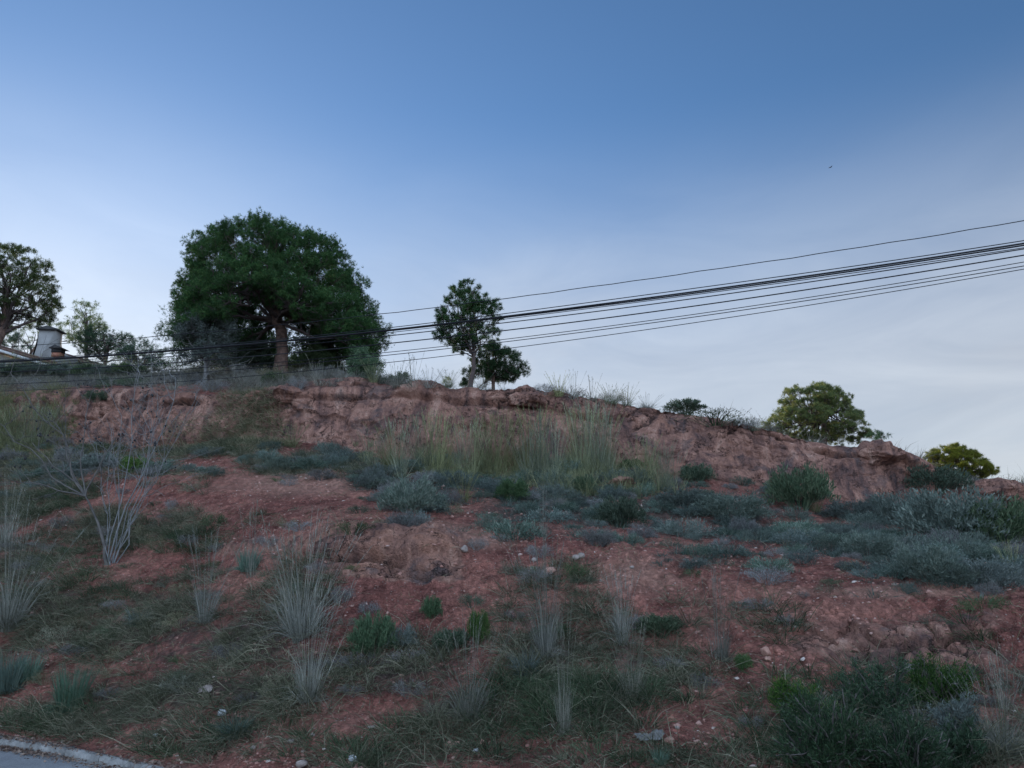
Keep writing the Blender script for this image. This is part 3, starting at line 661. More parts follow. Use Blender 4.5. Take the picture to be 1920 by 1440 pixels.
# tall grass: base pixel, height in pixels, width in pixels, kind
items = []; occupied = []
def put(px, py, hpx, wpx, meshes, k, name, cat, group, phrase=None, label=None, h0=1., w0=.6, tilt=.05):
    p = gp(px, py); d = p.y/math.cos(PITCH)*1.0; sz = hpx*d/F/h0; sw = wpx*d/F/w0
    o = place(meshes[k % len(meshes)], name, p-Vector((0, 0, .02)), (sw, sw, sz), cat, group, label, tilt=tilt)
    if phrase: items.append((o, phrase))
    occupied.append((p.x, p.y, wpx*d/F*.4)); return o
GT = 'tall straw grass tufts on the bank'
for px, py, h, w, k, lab in [
    (567, 1195, 185, 120, 2, 'tall fountain of straw grass spreading left of the undercut ledge'),
    (577, 1312, 180, 100, 0, 'tall pale grey grass tuft standing directly below the fountain of straw grass'),
    (880, 1345, 150, 100, 2, 'wide pale straw grass tuft low at the centre of the bank'),
    (1022, 1232, 175, 80, 0, 'tallest slender straw grass tuft in the middle of the bank'),
    (1057, 1375, 185, 60, 1, 'narrow straw grass tuft below the tallest mid-bank tuft'),
    (1168, 1205, 115, 62, 1, 'upper of two grass tufts right of the tallest mid-bank tuft'),
    (1187, 1315, 140, 72, 0, 'lower and fuller of two grass tufts right of the tallest mid-bank tuft'),
    (1358, 1240, 110, 50, 1, 'lone thin grey grass tuft on the red earth right of centre'),
    (384, 1165, 140, 75, 0, 'straw grass tuft on its own, right of and below the bleached bare tree'),
    (14, 1175, 190, 110, 2, 'big straw grass tuft cut by the left edge of the picture'),
    (1885, 1420, 140, 80, 2, 'grey grass tuft leaning left in the bottom right corner'),
    (10, 1020, 110, 60, 1, 'straw grass tuft at the left edge, above the big one'),
    (400, 1085, 55, 40, 1, 'short straw tuft above the straw tuft near the bare tree')]:
    put(px, py, h, w, TUFT, k, 'tall_grass', 'grass tuft', GT, label=lab, h0=.9, w0=.62)
for px, py, h, w, k, lab in [(1030, 1215, 205, 90, 0, 'sparse long stalks rising out of the tallest mid-bank tuft'), (1350, 1235, 150, 100, 1, 'few long bent stalks beside the lone thin tuft'), (1165, 1190, 110, 80, 0, 'thin stalks behind the upper grass tuft right of centre'),
                             (470, 1080, 120, 60, 1, 'two or three very long stalks over the green tuft'), (1885, 1330, 110, 70, 0, 'long pale stalks above the bottom right grey tuft'), (1020, 1005, 90, 40, 1, 'thin pale stalks rising from the grey shrubs below the cliff'), (550, 1180, 190, 170, 0, 'widely spread stalks around the fountain of straw grass')]:
    put(px, py, h, w, STALK, k, 'grass_stalks', 'grass stalks', 'thin grass stalks on the bank', label=lab, h0=1., w0=.62)
GC = 'tall green-yellow grass along the foot of the cliff'
for px, py, h, w, k in [(700, 878, 70, 50, 2), (735, 880, 95, 60, 1), (792, 885, 110, 60, 0), (818, 890, 120, 55, 0), (868, 888, 100, 55, 2), (885, 892, 105, 60, 1), (925, 895, 95, 60, 1), (990, 900, 90, 55, 1),
                        (1015, 895, 120, 60, 0), (1040, 900, 110, 60, 1), (1095, 888, 130, 62, 0), (1118, 886, 138, 66, 0), (1140, 892, 110, 50, 2), (1205, 900, 85, 60, 1), (1240, 915, 90, 50, 2), (1258, 922, 80, 40, 1), (1215, 905, 60, 40, 2),
                        (870, 940, 60, 45, 1), (548, 838, 50, 45, 2), (15, 838, 85, 70, 0), (40, 845, 90, 70, 1), (65, 840, 85, 66, 0), (90, 832, 75, 50, 2), (-20, 845, 90, 70, 0), (1000, 870, 70, 50, 1), (905, 870, 75, 45, 2), (1530, 960, 50, 40, 2), (1900, 1075, 60, 40, 1), (750, 893, 110, 60, 2), (830, 884, 100, 60, 2), (905, 890, 115, 60, 0), (940, 886, 120, 60, 1), (972, 893, 115, 55, 2), (1003, 886, 125, 60, 0), (1128, 880, 120, 60, 1), (1085, 884, 120, 60, 0)]:
    put(px, py, h*.82, w, TUFTG, k, 'tall_grass', 'grass tuft', GC, phrase='tall green-yellow grass tuft', h0=.88, w0=.42)
# green shrubs
GS = 'green shrubs on the slope'
for px, py, h, w, k, lab in [
    (700, 1228, 88, 92, 0, 'bright green bushy shrub on the bank below the undercut ledge'),
    (748, 1212, 48, 60, 2, 'small pale green shrub touching the bright green bank shrub'),
    (848, 1218, 52, 70, 1, 'low dark green shrub between the bright bank shrub and a slim one'),
    (897, 1205, 70, 44, 0, 'slim upright green shrub at the centre of the bank'),
    (810, 1158, 48, 42, 0, 'small upright green shrub below the right end of the undercut ledge'),
    (770, 962, 82, 105, 2, 'round pale green bush at the left of the grey shrub belt'),
    (960, 938, 50, 66, 0, 'bright green clump below the tall grass of the cliff foot'),
    (1165, 990, 78, 92, 1, 'dark green bush in the middle of the terrace'),
    (1095, 925, 42, 46, 0, 'small bright green shrub under the thickest cliff-foot grass'),
    (1500, 955, 105, 125, 1, 'olive green bush leaning against the foot of the cliff'),
    (1305, 905, 48, 70, 1, 'low dark green shrub against the cracked part of the cliff'),
    (1750, 925, 66, 130, 1, 'dark green dome of scrub where the cliff dips on the right'),
    (700, 915, 42, 60, 2, 'low pale green shrub beside the round pale green bush'),
    (515, 722, 34, 52, 1, 'small round dark green bush on the crest below the big pine'),
    (182, 745, 30, 50, 1, 'small green shrub on the rim left of the bare tree'),
    (1285, 765, 36, 82, 1, 'green shrub against the sky on the right part of the crest'),
    (185, 880, 40, 70, 2, 'green scrub behind the crown of the bleached bare tree'),
    (250, 885, 36, 60, 0, 'brighter green scrub between the stems of the bare tree'),
    (1690, 985, 80, 110, 3, 'blue-green bush right of the undercut foot of the cliff'),
    (1790, 1010, 115, 175, 3, 'largest blue-green bush on the right slope'),
    (1880, 1020, 110, 150, 1, 'dark green bush at the right edge below the red rock'),
    (1735, 1085, 80, 110, 3, 'silvery bush below the largest blue-green bush'),
    (1850, 1105, 74, 130, 3, 'silvery bush on the lower rim at the right edge'),
    (1630, 1045, 60, 100, 3, 'silvery bush left of the largest blue-green bush'),
    (1380, 975, 62, 130, 3, 'grey-green bush right of the dark green terrace bush'),
    (1280, 955, 50, 110, 3, 'grey-green bush between the terrace bush and the cliff'),
    (1590, 975, 46, 90, 3, 'grey-green bush left of the blue-green cliff-foot bush'),
    (1185, 880, 28, 50, 1, 'tiny dark shrub at the cliff foot beside the thickest grass'),
    (1240, 1190, 50, 90, 1, 'dark green low shrub left of the lone thin grass stalks'),
    (1395, 1255, 36, 34, 0, 'small green sprig on the earth above the thicket')]:
    put(px, py, h, w, GREEN, k, 'green_shrub', 'shrub', GS, label=lab, h0=.56, w0=.66).location.z -= (.14 if px in (1285, 182) else 0)
for px, py, h, w, k, lab in [
    (130, 1332, 92, 62, 0, 'upright green grass tuft on the earth above the kerb'), (14, 1292, 76, 60, 0, 'green grass tuft at the left edge above the kerb'), (54, 1272, 50, 44, 0, 'smaller green grass tuft between its two taller neighbours by the kerb'),
    (465, 1068, 50, 46, 0, 'green grass tuft on the bank left of the fountain grass'), (440, 1378, 52, 56, 1, 'blue-grey grass tuft beside a white stone above the kerb'), (1240, 1432, 34, 30, 0, 'small green sprig in front of the pale litter heap'),
    (260, 1170, 40, 44, 1, 'grey-blue tuft at the top of the pale earth patch on the left'), (985, 1265, 60, 50, 1, 'blue-green tuft left of the narrow straw tuft')]:
    put(px, py, h, w, FESC, k, 'green_grass', 'grass tuft', 'short green grass tufts', label=lab, h0=.72, w0=.62)
# named grey and brown cushions
for px, py, h, w, k, lab in [
    (1440, 1092, 40, 92, 0, 'long brown-grey cushion shrub alone on the red earth right of centre'), (560, 728, 30, 46, 0, 'small grey-brown shrub beside the round bush on the crest'),
    (1340, 795, 34, 130, 1, 'dark mound of low scrub on the crest above the cracked cliff'), (1400, 800, 22, 60, 0, 'grey twiggy shrub at the right end of the dark crest mound'),
    (1020, 738, 26, 46, 0, 'twiggy grey shrub on the skyline right of the crest boulder'), (1150, 752, 20, 60, 2, 'dry low shrub on the skyline above the thickest cliff-foot grass'),
    (885, 1135, 34, 52, 1, 'dark low shrub on the gravelly earth right of the ledge'), (895, 1030, 30, 40, 0, 'grey shrub at the right end of the undercut ledge'),
    (1080, 1085, 44, 60, 1, 'dark shrub among pale stones below the terrace rim'), (1000, 1090, 36, 60, 0, 'grey brushy shrub among stones right of the undercut ledge'),
    (960, 1075, 34, 50, 2, 'brown shrub in the gully right of the undercut ledge'), (400, 985, 34, 50, 1, 'small dark shrub on the dome of red earth'), (320, 955, 26, 26, 0, 'tiny grey shrub left on the dome of red earth'),
    (1505, 1120, 18, 24, 0, 'tiny grey shrub below the long brown cushion'), (1550, 1108, 20, 44, 2, 'flat brown shrub right of the long brown cushion'), (1385, 1140, 24, 40, 1, 'low dark shrub above the lone thin grass stalks'),
    (1300, 1080, 22, 40, 1, 'low dark shrub on the rim left of the long brown cushion'), (640, 1130, 40, 46, 0, 'grey brushy shrub right of the fountain grass'), (690, 1150, 30, 40, 0, 'grey brushy shrub above the bright green bank shrub'),
    (1470, 1170, 26, 36, 0, 'grey tuft on the broken red rock of the lower bank')]:
    put(px, py, h, w, CUSHD, k, 'low_shrub', 'shrub', 'low brown and dark shrubs', label=lab, h0=.26, w0=.6)
# belt of blue-grey cushions
fbv = fb*(1-rock_up)*(vpar > 2.9)*(vpar < 5.05)*inview*(PX > -40)*(PX < 1960)*(.25+sstep(-.2, .3, nzv))
P = sample(fbv**.8, 2600); kept = []
for p in P:
    if len(kept) >= 290: break
    s = random.choice([.45, .6, .75, .9, 1.1, 1.3])*random.uniform(.9, 1.1)
    if all((p[0]-q_[0])**2+(p[1]-q_[1])**2 > ((s+q_[2])*.17)**2 for q_ in kept) and all((p[0]-q_[0])**2+(p[1]-q_[1])**2 > (q_[2]*.8)**2 for q_ in occupied):
        kept.append((p[0], p[1], s)); k = random.choice([0, 1, 2, 3, 4, 0, 1])
        pp = Vector(p)
        o = place(CUSH[k], 'grey_shrub', pp-Vector((0, 0, .02)), (s*1.05, s*1.05, s*random.uniform(.8, 1.3)), 'shrub', 'blue-grey cushion shrubs on the terrace', tilt=.12)
        items.append((o, 'grey-brown cushion shrub' if k == 3 else 'blue-grey cushion shrub'))
# plants along the crest
for px, py, h, w in [(745, 724, 52, 60), (775, 724, 60, 70), (805, 726, 44, 60), (700, 716, 40, 50), (1048, 742, 40, 50), (1075, 746, 50, 50), (1110, 750, 44, 60), (1145, 756, 34, 60), (1175, 760, 36, 50), (1215, 764, 30, 60), (905, 724, 34, 50), (840, 724, 30, 50), (600, 722, 50, 60), (640, 715, 36, 50), (1375, 796, 30, 60), (1415, 806, 26, 50), (1885, 912, 20, 50), (440, 715, 40, 60), (330, 715, 44, 50)]:
    o = put(px, py, h, w, STALK+TUFTG[2:], random.choice([0, 1, 2, 2]), 'tall_grass', 'grass tuft', 'thin grass tufts along the crest', phrase='thin dry grass tuft on the crest', h0=1., w0=.5)
for i in range(30):
    px = -15+i*9.5+random.uniform(-4, 4)
    if i % 3 == 2: o = put(px, 706, random.uniform(26, 40), 60, TUFTG, random.choice([0, 1, 2]), 'tall_grass', 'grass tuft', 'weeds in front of the house', phrase='tall weed tuft before the house', h0=.9, w0=.5)
    else: o = put(px, 706+random.uniform(-2, 3), random.uniform(24, 34), random.uniform(46, 70), GREEN[1:], random.choice([0, 1, 2]), 'green_shrub', 'shrub', 'weeds in front of the house', phrase='grey-green weed clump before the house', h0=.56, w0=.66)
wk = (vpar > 6.05)*(vpar < 6.9)*inview*np.where(PX < 640, 1, .35)*(PX > -20)*(PX < 1940); P = sample(wk, 300); kc = []
for p_ in P:
    if len(kc) >= 60: break
    if all((p_[0]-q_[0])**2+(p_[1]-q_[1])**2 > .5 for q_ in kc):
        s = random.uniform(.8, 1.9); kc.append((p_[0], p_[1])); k = random.choice([0, 0, 1, 2])
        o = place(CUSHD[k], 'low_shrub', Vector(p_)-Vector((0, 0, .03)), (s, s, s), 'shrub', 'low shrubs on top of the crest', tilt=.1); items.append((o, ['grey crest shrub', 'dark green crest shrub', 'dry brown crest shrub'][k]))
# smaller dark and dry clumps on the bank
fgv = fg*(1-rock_up)*(vpar > 1.1)*(vpar < 4.6)*inview*(PX > -30)*(PX < 1950)
P = sample(np.clip(fg+.10, 0, 1)*(1-rock_up)*(vpar > 1.1)*(vpar < 4.6)*inview*(PX > -30)*(PX < 1950), 1600); kept = []
for p in P:
    if len(kept) >= 230: break
    s = random.uniform(.35, .9)
    if all((p[0]-q_[0])**2+(p[1]-q_[1])**2 > ((s+q_[2])*.22)**2 for q_ in kept) and all((p[0]-q_[0])**2+(p[1]-q_[1])**2 > (q_[2]*.9)**2 for q_ in occupied):
        kept.append((p[0], p[1], s)); k = random.choice([0, 1, 2, 2, 0])
        o = place(CUSHD[k], 'low_shrub', Vector(p)-Vector((0, 0, .02)), (s, s, s*random.uniform(.8, 1.2)), 'shrub', 'dark and dry low shrubs on the bank', tilt=.15)
        items.append((o, ['grey brushy shrub', 'dark green low shrub', 'dry brown low shrub'][k]))

# ---------------------------------------------------------------- thicket bottom right: broom bushes with bright tips
def broom(px, py, hpx, wpx, seed, mats, label, dense=1.):
    r = np.random.default_rng(seed); p = gp(px, py); d = p.y; h = hpx*d/F; w = wpx*d/F*.5
    root = empty('broom_bush', p); tag(root, label, 'bush', 'green broom bushes at the lower right')
    gs, g1 = Geo(), Geo()
    for i in range(int(40*dense)):
        a = r.random()*6.283; c = r.random(); e = np.array([math.cos(a)*w*math.sqrt(1-c*c*.8)*r.uniform(.6, 1.05), math.sin(a)*w*.9*math.sqrt(1-c*c*.8)*r.uniform(.6, 1.05), h*(c*.85+.18)*r.uniform(.75, 1.1)])
        P = wobble((0, 0, -.05), e, 7, .05, sag=h*.08, seed=seed*100+i); tube(gs, P, np.linspace(.012, .003, 7), 4)
        for j in range(10):
            t = r.uniform(.3, 1); q0 = P[min(6, int(t*6))]; dd = unit((e/np.linalg.norm(e)+r.normal(size=3)*.55+[0, 0, .45])[None])[0]; L = r.uniform(.12, .3)*h
            m = 30; tt = r.random(m); B = q0+dd*L*tt[:, None]+r.normal(size=(m, 3))*.012
            g1.add(*leaves(B, unit(dd+r.normal(size=(m, 3))*.45), r.uniform(.018, .04, m), r.uniform(.004, .007, m), r))
            if j % 3 == 0: tube(gs, [q0, q0+dd*L*.5, q0+dd*L], [.003, .002, .001], 3)
    gs.build('stems', M['twig_dark'], root); g1.build('foliage', M[mats], root)
    return root
broom(1555, 1450, 135, 190, 1, 'broom', 'brightest green broom bush at the bottom left of the thicket', 1.2)
broom(1650, 1345, 92, 170, 2, 'broom', 'green broom bush at the top of the thicket, left of its middle')
broom(1765, 1330, 88, 150, 3, 'broom', 'pale topped broom bush at the upper right of the thicket')
broom(1700, 1455, 105, 170, 4, 'broom', 'dark tangled bush at the bottom middle of the thicket')
broom(1800, 1440, 70, 100, 5, 'broom', 'dark bush at the bottom right of the thicket')
broom(1500, 1350, 70, 110, 6, 'broom', 'small broom bush at the upper left end of the thicket', .6)
broom(1800, 1400, 80, 90, 7, 'olive', 'greyish bush between the thicket and the bottom right tuft', .7)

# ---------------------------------------------------------------- bleached bare tree with dried fruits
def bare_tree():
    p = gp(207, 1058); root = empty('bare_tree', p)
    tag(root, 'bare bleached tree with many thin stems and dark dried fruits, left on the bank', 'tree')
    D = p.y; gs, gd = Geo(), Geo(); tips = []
    def L(px, py, dy=0):
        q_ = at(px, py, D+dy); return np.array(q_-p)
    r = np.random.default_rng(5)
    def grow(g, P0, P1, rad, depth, seed, store):
        P = wobble(P0, P1, 8, .06*np.linalg.norm(np.array(P1)-P0), 0, seed); tube(g, P, np.linspace(rad, max(rad*.35, .0022), 8), 5)
        store.append(P)
        if depth == 0: return
        ax = P[-1]-P[0]; l = np.linalg.norm(ax)
        for k in range(5 if depth > 1 else 4):
            i = r.integers(3, 8); dd = unit((ax/l+r.normal(size=3)*.55)[None])[0]; ll = l*r.uniform(.25, .5)
            grow(g, P[i], P[i]+dd*ll, max(rad*.42, .0022), depth-1, int(r.integers(1e6)), store)
    st = []
    for i, (x, y, dy, rad) in enumerate([(330, 715, .6, .013), (262, 700, .4, .010), (290, 800, .2, .010), (315, 850, -.1, .009), (228, 780, .5, .010), (275, 905, .3, .009), (205, 860, .1, .008), (345, 790, .8, .009), (300, 745, 1.0, .008), (180, 830, .4, .008)]):
        grow(gs, np.array([random.uniform(-.07, .07), random.uniform(-.05, .05), -.05]), L(x, y, dy), rad, 2, 30+i, st)
    sd = []
    k0 = L(160, 930, -.1); grow(gd, np.array([-.02, -.02, -.05]), k0, .032, 0, 90, sd)
    for i, (x, y, dy) in enumerate([(40, 905, -.3), (100, 790, .2), (165, 760, .3), (20, 700, .5), (60, 830, -.2), (-20, 780, .3), (215, 820, .1)]):
        grow(gd, sd[0][-1]+0, L(x, y, dy), .014, 2, 60+i, sd)
    gs.build('pale_stems', M['twig'], root); gd.build('dark_trunk', M['twig_dark'], root)
    pts = np.concatenate([P[2:] for P in st+sd]); w = proj(pts+np.array(p)); ok = (w[0] > -10) & (w[0] < 345) & (w[1] > 690) & (w[1] < 875)
    pts = pts[ok]; sel = pts[r.choice(len(pts), 85, replace=False)]
    g = Geo(); v, t = ico_mesh(1); v = v*[1, .8, 1.25]; g.add(v, t); proto = None
    for q_ in sel:
        if proto is None: o = g.build('dried_fruit', M['feather'], root); proto = o
        else: o = proto.copy(); COL.objects.link(o); o.parent = root
        o.location = Vector(q_)-Vector((0, 0, .02)); s_ = random.uniform(.011, .021); o.scale = (s_, s_, s_); o.rotation_euler = (random.uniform(-1, 1), random.uniform(-1, 1), 0)
import bmesh
def ico_mesh(sub):
    bm = bmesh.new(); bmesh.ops.create_icosphere(bm, subdivisions=sub, radius=1); V = np.array([v.co[:] for v in bm.verts]); T = np.array([[v.index for v in f.verts] for f in bm.faces]); bm.free(); return V, T
bare_tree()

# ---------------------------------------------------------------- stones, boulders, litter
def rock_geo(seed, sub=3, amp=.3, sq=(1, 1, .7), planes=7):
    V, T = ico_mesh(sub); r = np.random.default_rng(seed)
    for i in range(planes):
        n = unit(r.normal(size=(1, 3)))[0]; c = r.uniform(.55, .85); d = V@n; V = V-np.maximum(d-c, 0)[:, None]*n
    n = fbm(V[:, 0]*1.6+seed, V[:, 1]*1.6, V[:, 2]*1.6, 4, seed)+.35*fbm(V[:, 0]*5+seed, V[:, 1]*5, V[:, 2]*8, 3, seed+9); V = V*(1+amp*n[:, None])*sq
    return V, T
def stone(name, px, py, wpx, seed, mat, label, cat='stone', group=None, sq=(1, .8, .6), sub=2, sink=.25, loc=None, amp=.3, smooth=False):
    p = loc or gp(px, py); r_ = wpx*p.y/F*.5; g = Geo(); V, T = rock_geo(seed, sub, amp, sq); g.add(V*r_, T)
    o = g.build(name, M[mat], smooth=smooth); o.location = p+Vector((0, 0, r_*sq[2]*(1-2*sink))); o.rotation_euler = (0, 0, seed*1.7)
    tag(o, label, cat, group)
    if mat == 'soil':
        a = o.data.attributes.new('rock', 'FLOAT', 'POINT'); a.data.foreach_set('value', np.ones(len(o.data.vertices), np.float32))
    return o
def boulder_mat():
    m = plainmat('weathered_sandstone', (.11, .075, .068), (.30, .16, .125), 2.2, bump=.9); return m
M['boulder'] = boulder_mat()
B = 'boulders on the crest'
for px, py, w, sd, sq, lab in [(985, 742, 74, 3, (1, .9, .62), 'domed sandstone boulder on the crest right of the slim pine'), (648, 716, 62, 4, (1, .9, .6), 'grey-pink boulder on the crest under the right side of the big pine'),
                               (1662, 848, 104, 6, (1, .8, .55), 'broad flat-topped boulder where the crest begins to drop on the right'), (540, 735, 76, 8, (1, .8, .5), 'low rounded boulder on the crest below the big pine trunk'),
                               (1860, 915, 100, 9, (1, .8, .5), 'low dark boulder on the crest by the right edge')]:
    p = gp(px, py+6); p.y += .15
    stone('boulder', px, py, w, sd, 'soil', lab, 'boulder', B, sq, 5, .5, loc=p, smooth=True)
stone('rock_slab', 1160, 912, 80, 12, 'soil', 'flat red rock slab lying in the scrub below the cliff', 'rock', None, (1, .7, .28), 4, .2, smooth=True)
for i, (px, py, w, lab, m) in enumerate([(415, 1342, 22, 'white stone beside the blue-grey tuft above the kerb', 'white'), (893, 1410, 18, 'upright white scrap on the gravel at the bottom centre', 'white'), (662, 1428, 24, 'white stone at the bottom edge left of centre', 'white'),
    (700, 1408, 14, 'small white stone upper right of the bottom-edge white stone', 'white'), (565, 1440, 30, 'pale flat stone at the bottom edge right of the blue-grey tuft', 'stone_pale'), (845, 1402, 34, 'red stone left of the upright white scrap', 'stone_red'), (858, 1398, 18, 'small round red stone between larger red stone and white scrap', 'stone_red'),
    (903, 1396, 20, 'round orange stone behind the upright white scrap', 'stone_red'), (697, 1366, 20, 'grey-white round stone at the foot of the dry grass', 'stone_pale'), (586, 1380, 14, 'small upright pale stone right of the patch of bare earth', 'stone_pale'), (545, 1392, 16, 'pale stone right of the blue-grey tuft', 'stone_pale'),
    (474, 1404, 14, 'small pale stone below the blue-grey tuft', 'stone_pale'), (502, 1300, 28, 'pale pink stone under the tall grey tuft', 'stone_pale'), (1080, 1050, 22, 'pale stone on the rim right of the stony gully', 'stone_pale'), (1090, 1046, 26, 'tan stone on the rim beside a paler one', 'stone_pale'),
    (1002, 1052, 16, 'white-topped stone in the dark gully', 'stone_pale'), (1185, 1066, 14, 'small pale stone on the red rim centre right', 'stone_pale'), (1030, 1078, 30, 'orange-brown rock in the dark gully', 'stone_red'), (870, 1034, 24, 'pale pink rock at the right end of the ledge', 'stone_pale'),
    (1437, 1228, 28, 'pink rock above the lower right thicket', 'stone_red'), (1440, 1240, 22, 'second pink rock, just below another above the thicket', 'stone_red'), (308, 1358, 16, 'pink stone on the litter slope above the kerb end', 'stone_red'), (206, 1352, 20, 'reddish stone above the middle of the kerb', 'stone_red'),
    (292, 1382, 16, 'white fleck of stone above the right end of the kerb', 'white'), (1625, 958, 22, 'pale stone at the undercut foot of the cliff', 'stone_pale'), (1255, 1394, 30, 'brown stone at the right of the pale litter heap', 'stone_red'), (1270, 1366, 12, 'small yellow stone right of the litter heap', 'stone_pale'),
    (40, 1387, 22, 'pink stone in the gutter at the far end of the kerb', 'stone_red'), (52, 1389, 20, 'second pink stone in the gutter at the far end', 'stone_red'), (66, 1393, 16, 'third pink stone in the gutter at the far end', 'stone_red')]):
    stone('stone', px, py, w*.8, 20+i, m, lab, 'stone', 'loose stones on the slope', (1, .8, random.uniform(.5, .8)), 2, .2)
# pale litter heap: crumpled plastic sheet
def crumple(name, px, py, wpx, seed, mat, label, cat):
    p = gp(px, py); w = wpx*p.y/F; n = 36; u, v = np.meshgrid(np.linspace(-1, 1, n), np.linspace(-1, 1, n))
    z = .12*w*np.abs(fbm(u*4+seed, v*4, 0, 4, seed))*2.2*np.clip(1.3-(u*u+v*v), 0, 1); r = 1+.4*fbm(np.arctan2(u, v)*1.5, 0*u, 0*u, 3, seed)
    V = np.stack([u*w*.5*r, v*w*.35*r, z+.03], -1).reshape(-1, 3)
    for q_ in V: q_[2] += drop(p.x+q_[0], p.y+q_[1], p.z+3).z-p.z
    ix = np.arange(n*n).reshape(n, n); Q = np.stack([ix[:-1, :-1], ix[:-1, 1:], ix[1:, 1:], ix[1:, :-1]], -1).reshape(-1, 4)
    o = mesh_np(name, V, None, M[mat], quads=Q); o.location = p; tag(o, label, cat)
crumple('litter_heap', 1220, 1392, 40, 5, 'bark_grey', 'crumpled pale sheet half buried in dry grass, bottom right of centre', 'litter')
crumple('litter_scrap', 386, 1297, 26, 9, 'stone_pale', 'small grey crumpled scrap under the dry grass left of the tall grey tuft', 'litter')

# ---------------------------------------------------------------- uncountable cover
def stuff(name, g, mat, label, cat):
    o = g.build(name, M[mat]); tag(o, label, cat, None, 'stuff'); return o
def mat_blades(w, n, lmin, lmax, width, up, droop, comb=(0, 0, 0), seed=1, clump=0):
    r = np.random.default_rng(seed)
    if clump:
        C = sample(w, n//clump, r); i = r.integers(0, len(C), n); o_ = r.normal(size=(n, 3))*[1, 1, 0]; size = (.5+1.*r.random(len(C)))[i, None]
        P = C[i]+o_*.045*size; P[:, 2] -= .01; d = unit(o_*.55+r.normal(size=(n, 3))*.35+[0, 0, up]+np.array(comb)); d[:, 2] = np.abs(d[:, 2])
    else: P = sample(w, n, r); d = unit(r.normal(size=(n, 3))*[1, 1, .5]+[0, 0, up]+np.array(comb)); d[:, 2] = np.abs(d[:, 2])
    nzp = fbm(P[:, 0]*2.2, P[:, 1]*2.2, 0, 3, seed+200); L = (lmin+(lmax-lmin)*r.random(n))*(1+.8*nzp)*(size[:, 0] if clump else 1)
    g = Geo(); g.add(*blades(P-[0, 0, .01], d, L, width*(.6+.8*r.random(n)), L*droop*r.random(n)*2, r)); return g
wg = sstep(.05, .45, fg+.25*nzv)*(vpar > .3)*(vpar < 4.9)*(1-rock_up)*inview*(.25+sstep(-.3, .2, nzv))
stuff('dry_grass', mat_blades(wg, 270000, .08, .30, .0050, .55, .40, (-.12, -.2, 0), 3, 45), 'dry', 'matted dry grey-green grass covering the lower bank', 'dry grass')
stuff('green_dry_grass', mat_blades(wg*sstep(.0, .4, fbm(X*.6, Y*.6, 0, 3, 171)), 50000, .10, .28, .005, .8, .35, (-.1, -.1, 0), 4, 50), 'darkgreen', 'greener blades growing through the matted dry grass', 'grass')
stuff('straw_litter', mat_blades((.25+fg)*(vpar > .05)*(vpar < 5)*(1-rock_up)*inview*(.1+sstep(-.1, .4, fbm(X*1.7, Y*1.7, 0, 3, 172))), 90000, .03, .14, .0042, .12, .2, seed=5), 'dry', 'fallen straw and thin twigs strewn on the red earth', 'litter')
wc = (vpar > 6.02)*(vpar < 7.2)*inview*np.where(PX < 720, 1., .55)*(.15+sstep(-.3, .3, fbm(X*.7, Y*.7, 0, 3, 173)))
stuff('crest_grass', mat_blades(wc, 110000, .10, .42, .009, 1.1, .25, seed=6, clump=50), 'crest', 'dry grass along the crest under the trees', 'dry grass')
stuff('pale_crest_grass', mat_blades(wc*sstep(.05, .35, fbm(X*.5, Y*.5, 0, 3, 174)), 26000, .25, .62, .009, 1.6, .25, seed=7), 'straw', 'pale taller grass on the crest', 'dry grass')
wb = fb*(1-rock_up)*(vpar > 2.9)*(vpar < 5.1)*inview*(.1+sstep(-.1, .3, nzv))
stuff('low_scrub', mat_blades(wb, 70000, .04, .15, .006, .8, .1, seed=8, clump=40), 'bluegrey', 'low grey-blue scrub filling the ground between the cushion shrubs', 'scrub')
wl = (vpar > 5)*(vpar < 6.1)*inview*blob(PX, PY, 470, 765, 60, 40)+(vpar > 4.6)*inview*blob(PX, PY, 430, 815, 110, 40)
stuff('ledge_grass', mat_blades(wl, 16000, .10, .30, .008, .9, .3, (-.2, -.2, 0), 9), 'dry', 'dry grass spilling down the groove left of the big rock face', 'dry grass')
wf = (vpar > 4.45)*(vpar < 5.12)*inview*sstep(640, 760, PX)*(1-sstep(1180, 1320, PX))*(.15+sstep(-.2, .2, fbm(X*1.6, Y*.8, 0, 3, 190)))
stuff('fringe_grass', mat_blades(wf, 5500, .20, .62, .0065, 2.6, .22, seed=14, clump=40), 'strawgreen', 'soft fringe of pale green grass filling the foot of the cliff', 'grass')
wz_ = (vpar > 4.3)*(vpar < 6.1)*inview*np.clip(blob(PX, PY, 20, 810, 120, 95)+.6*blob(PX, PY, -140, 810, 150, 95), 0, 1)*(.3+sstep(-.2, .3, fbm(X*1.1, Y*1.1, 0, 3, 191)))
stuff('rim_grass', mat_blades(wz_, 26000, .15, .50, .008, 1.4, .3, seed=15, clump=45), 'strawgreen', 'pale grass smothering the left end of the rock face', 'grass')
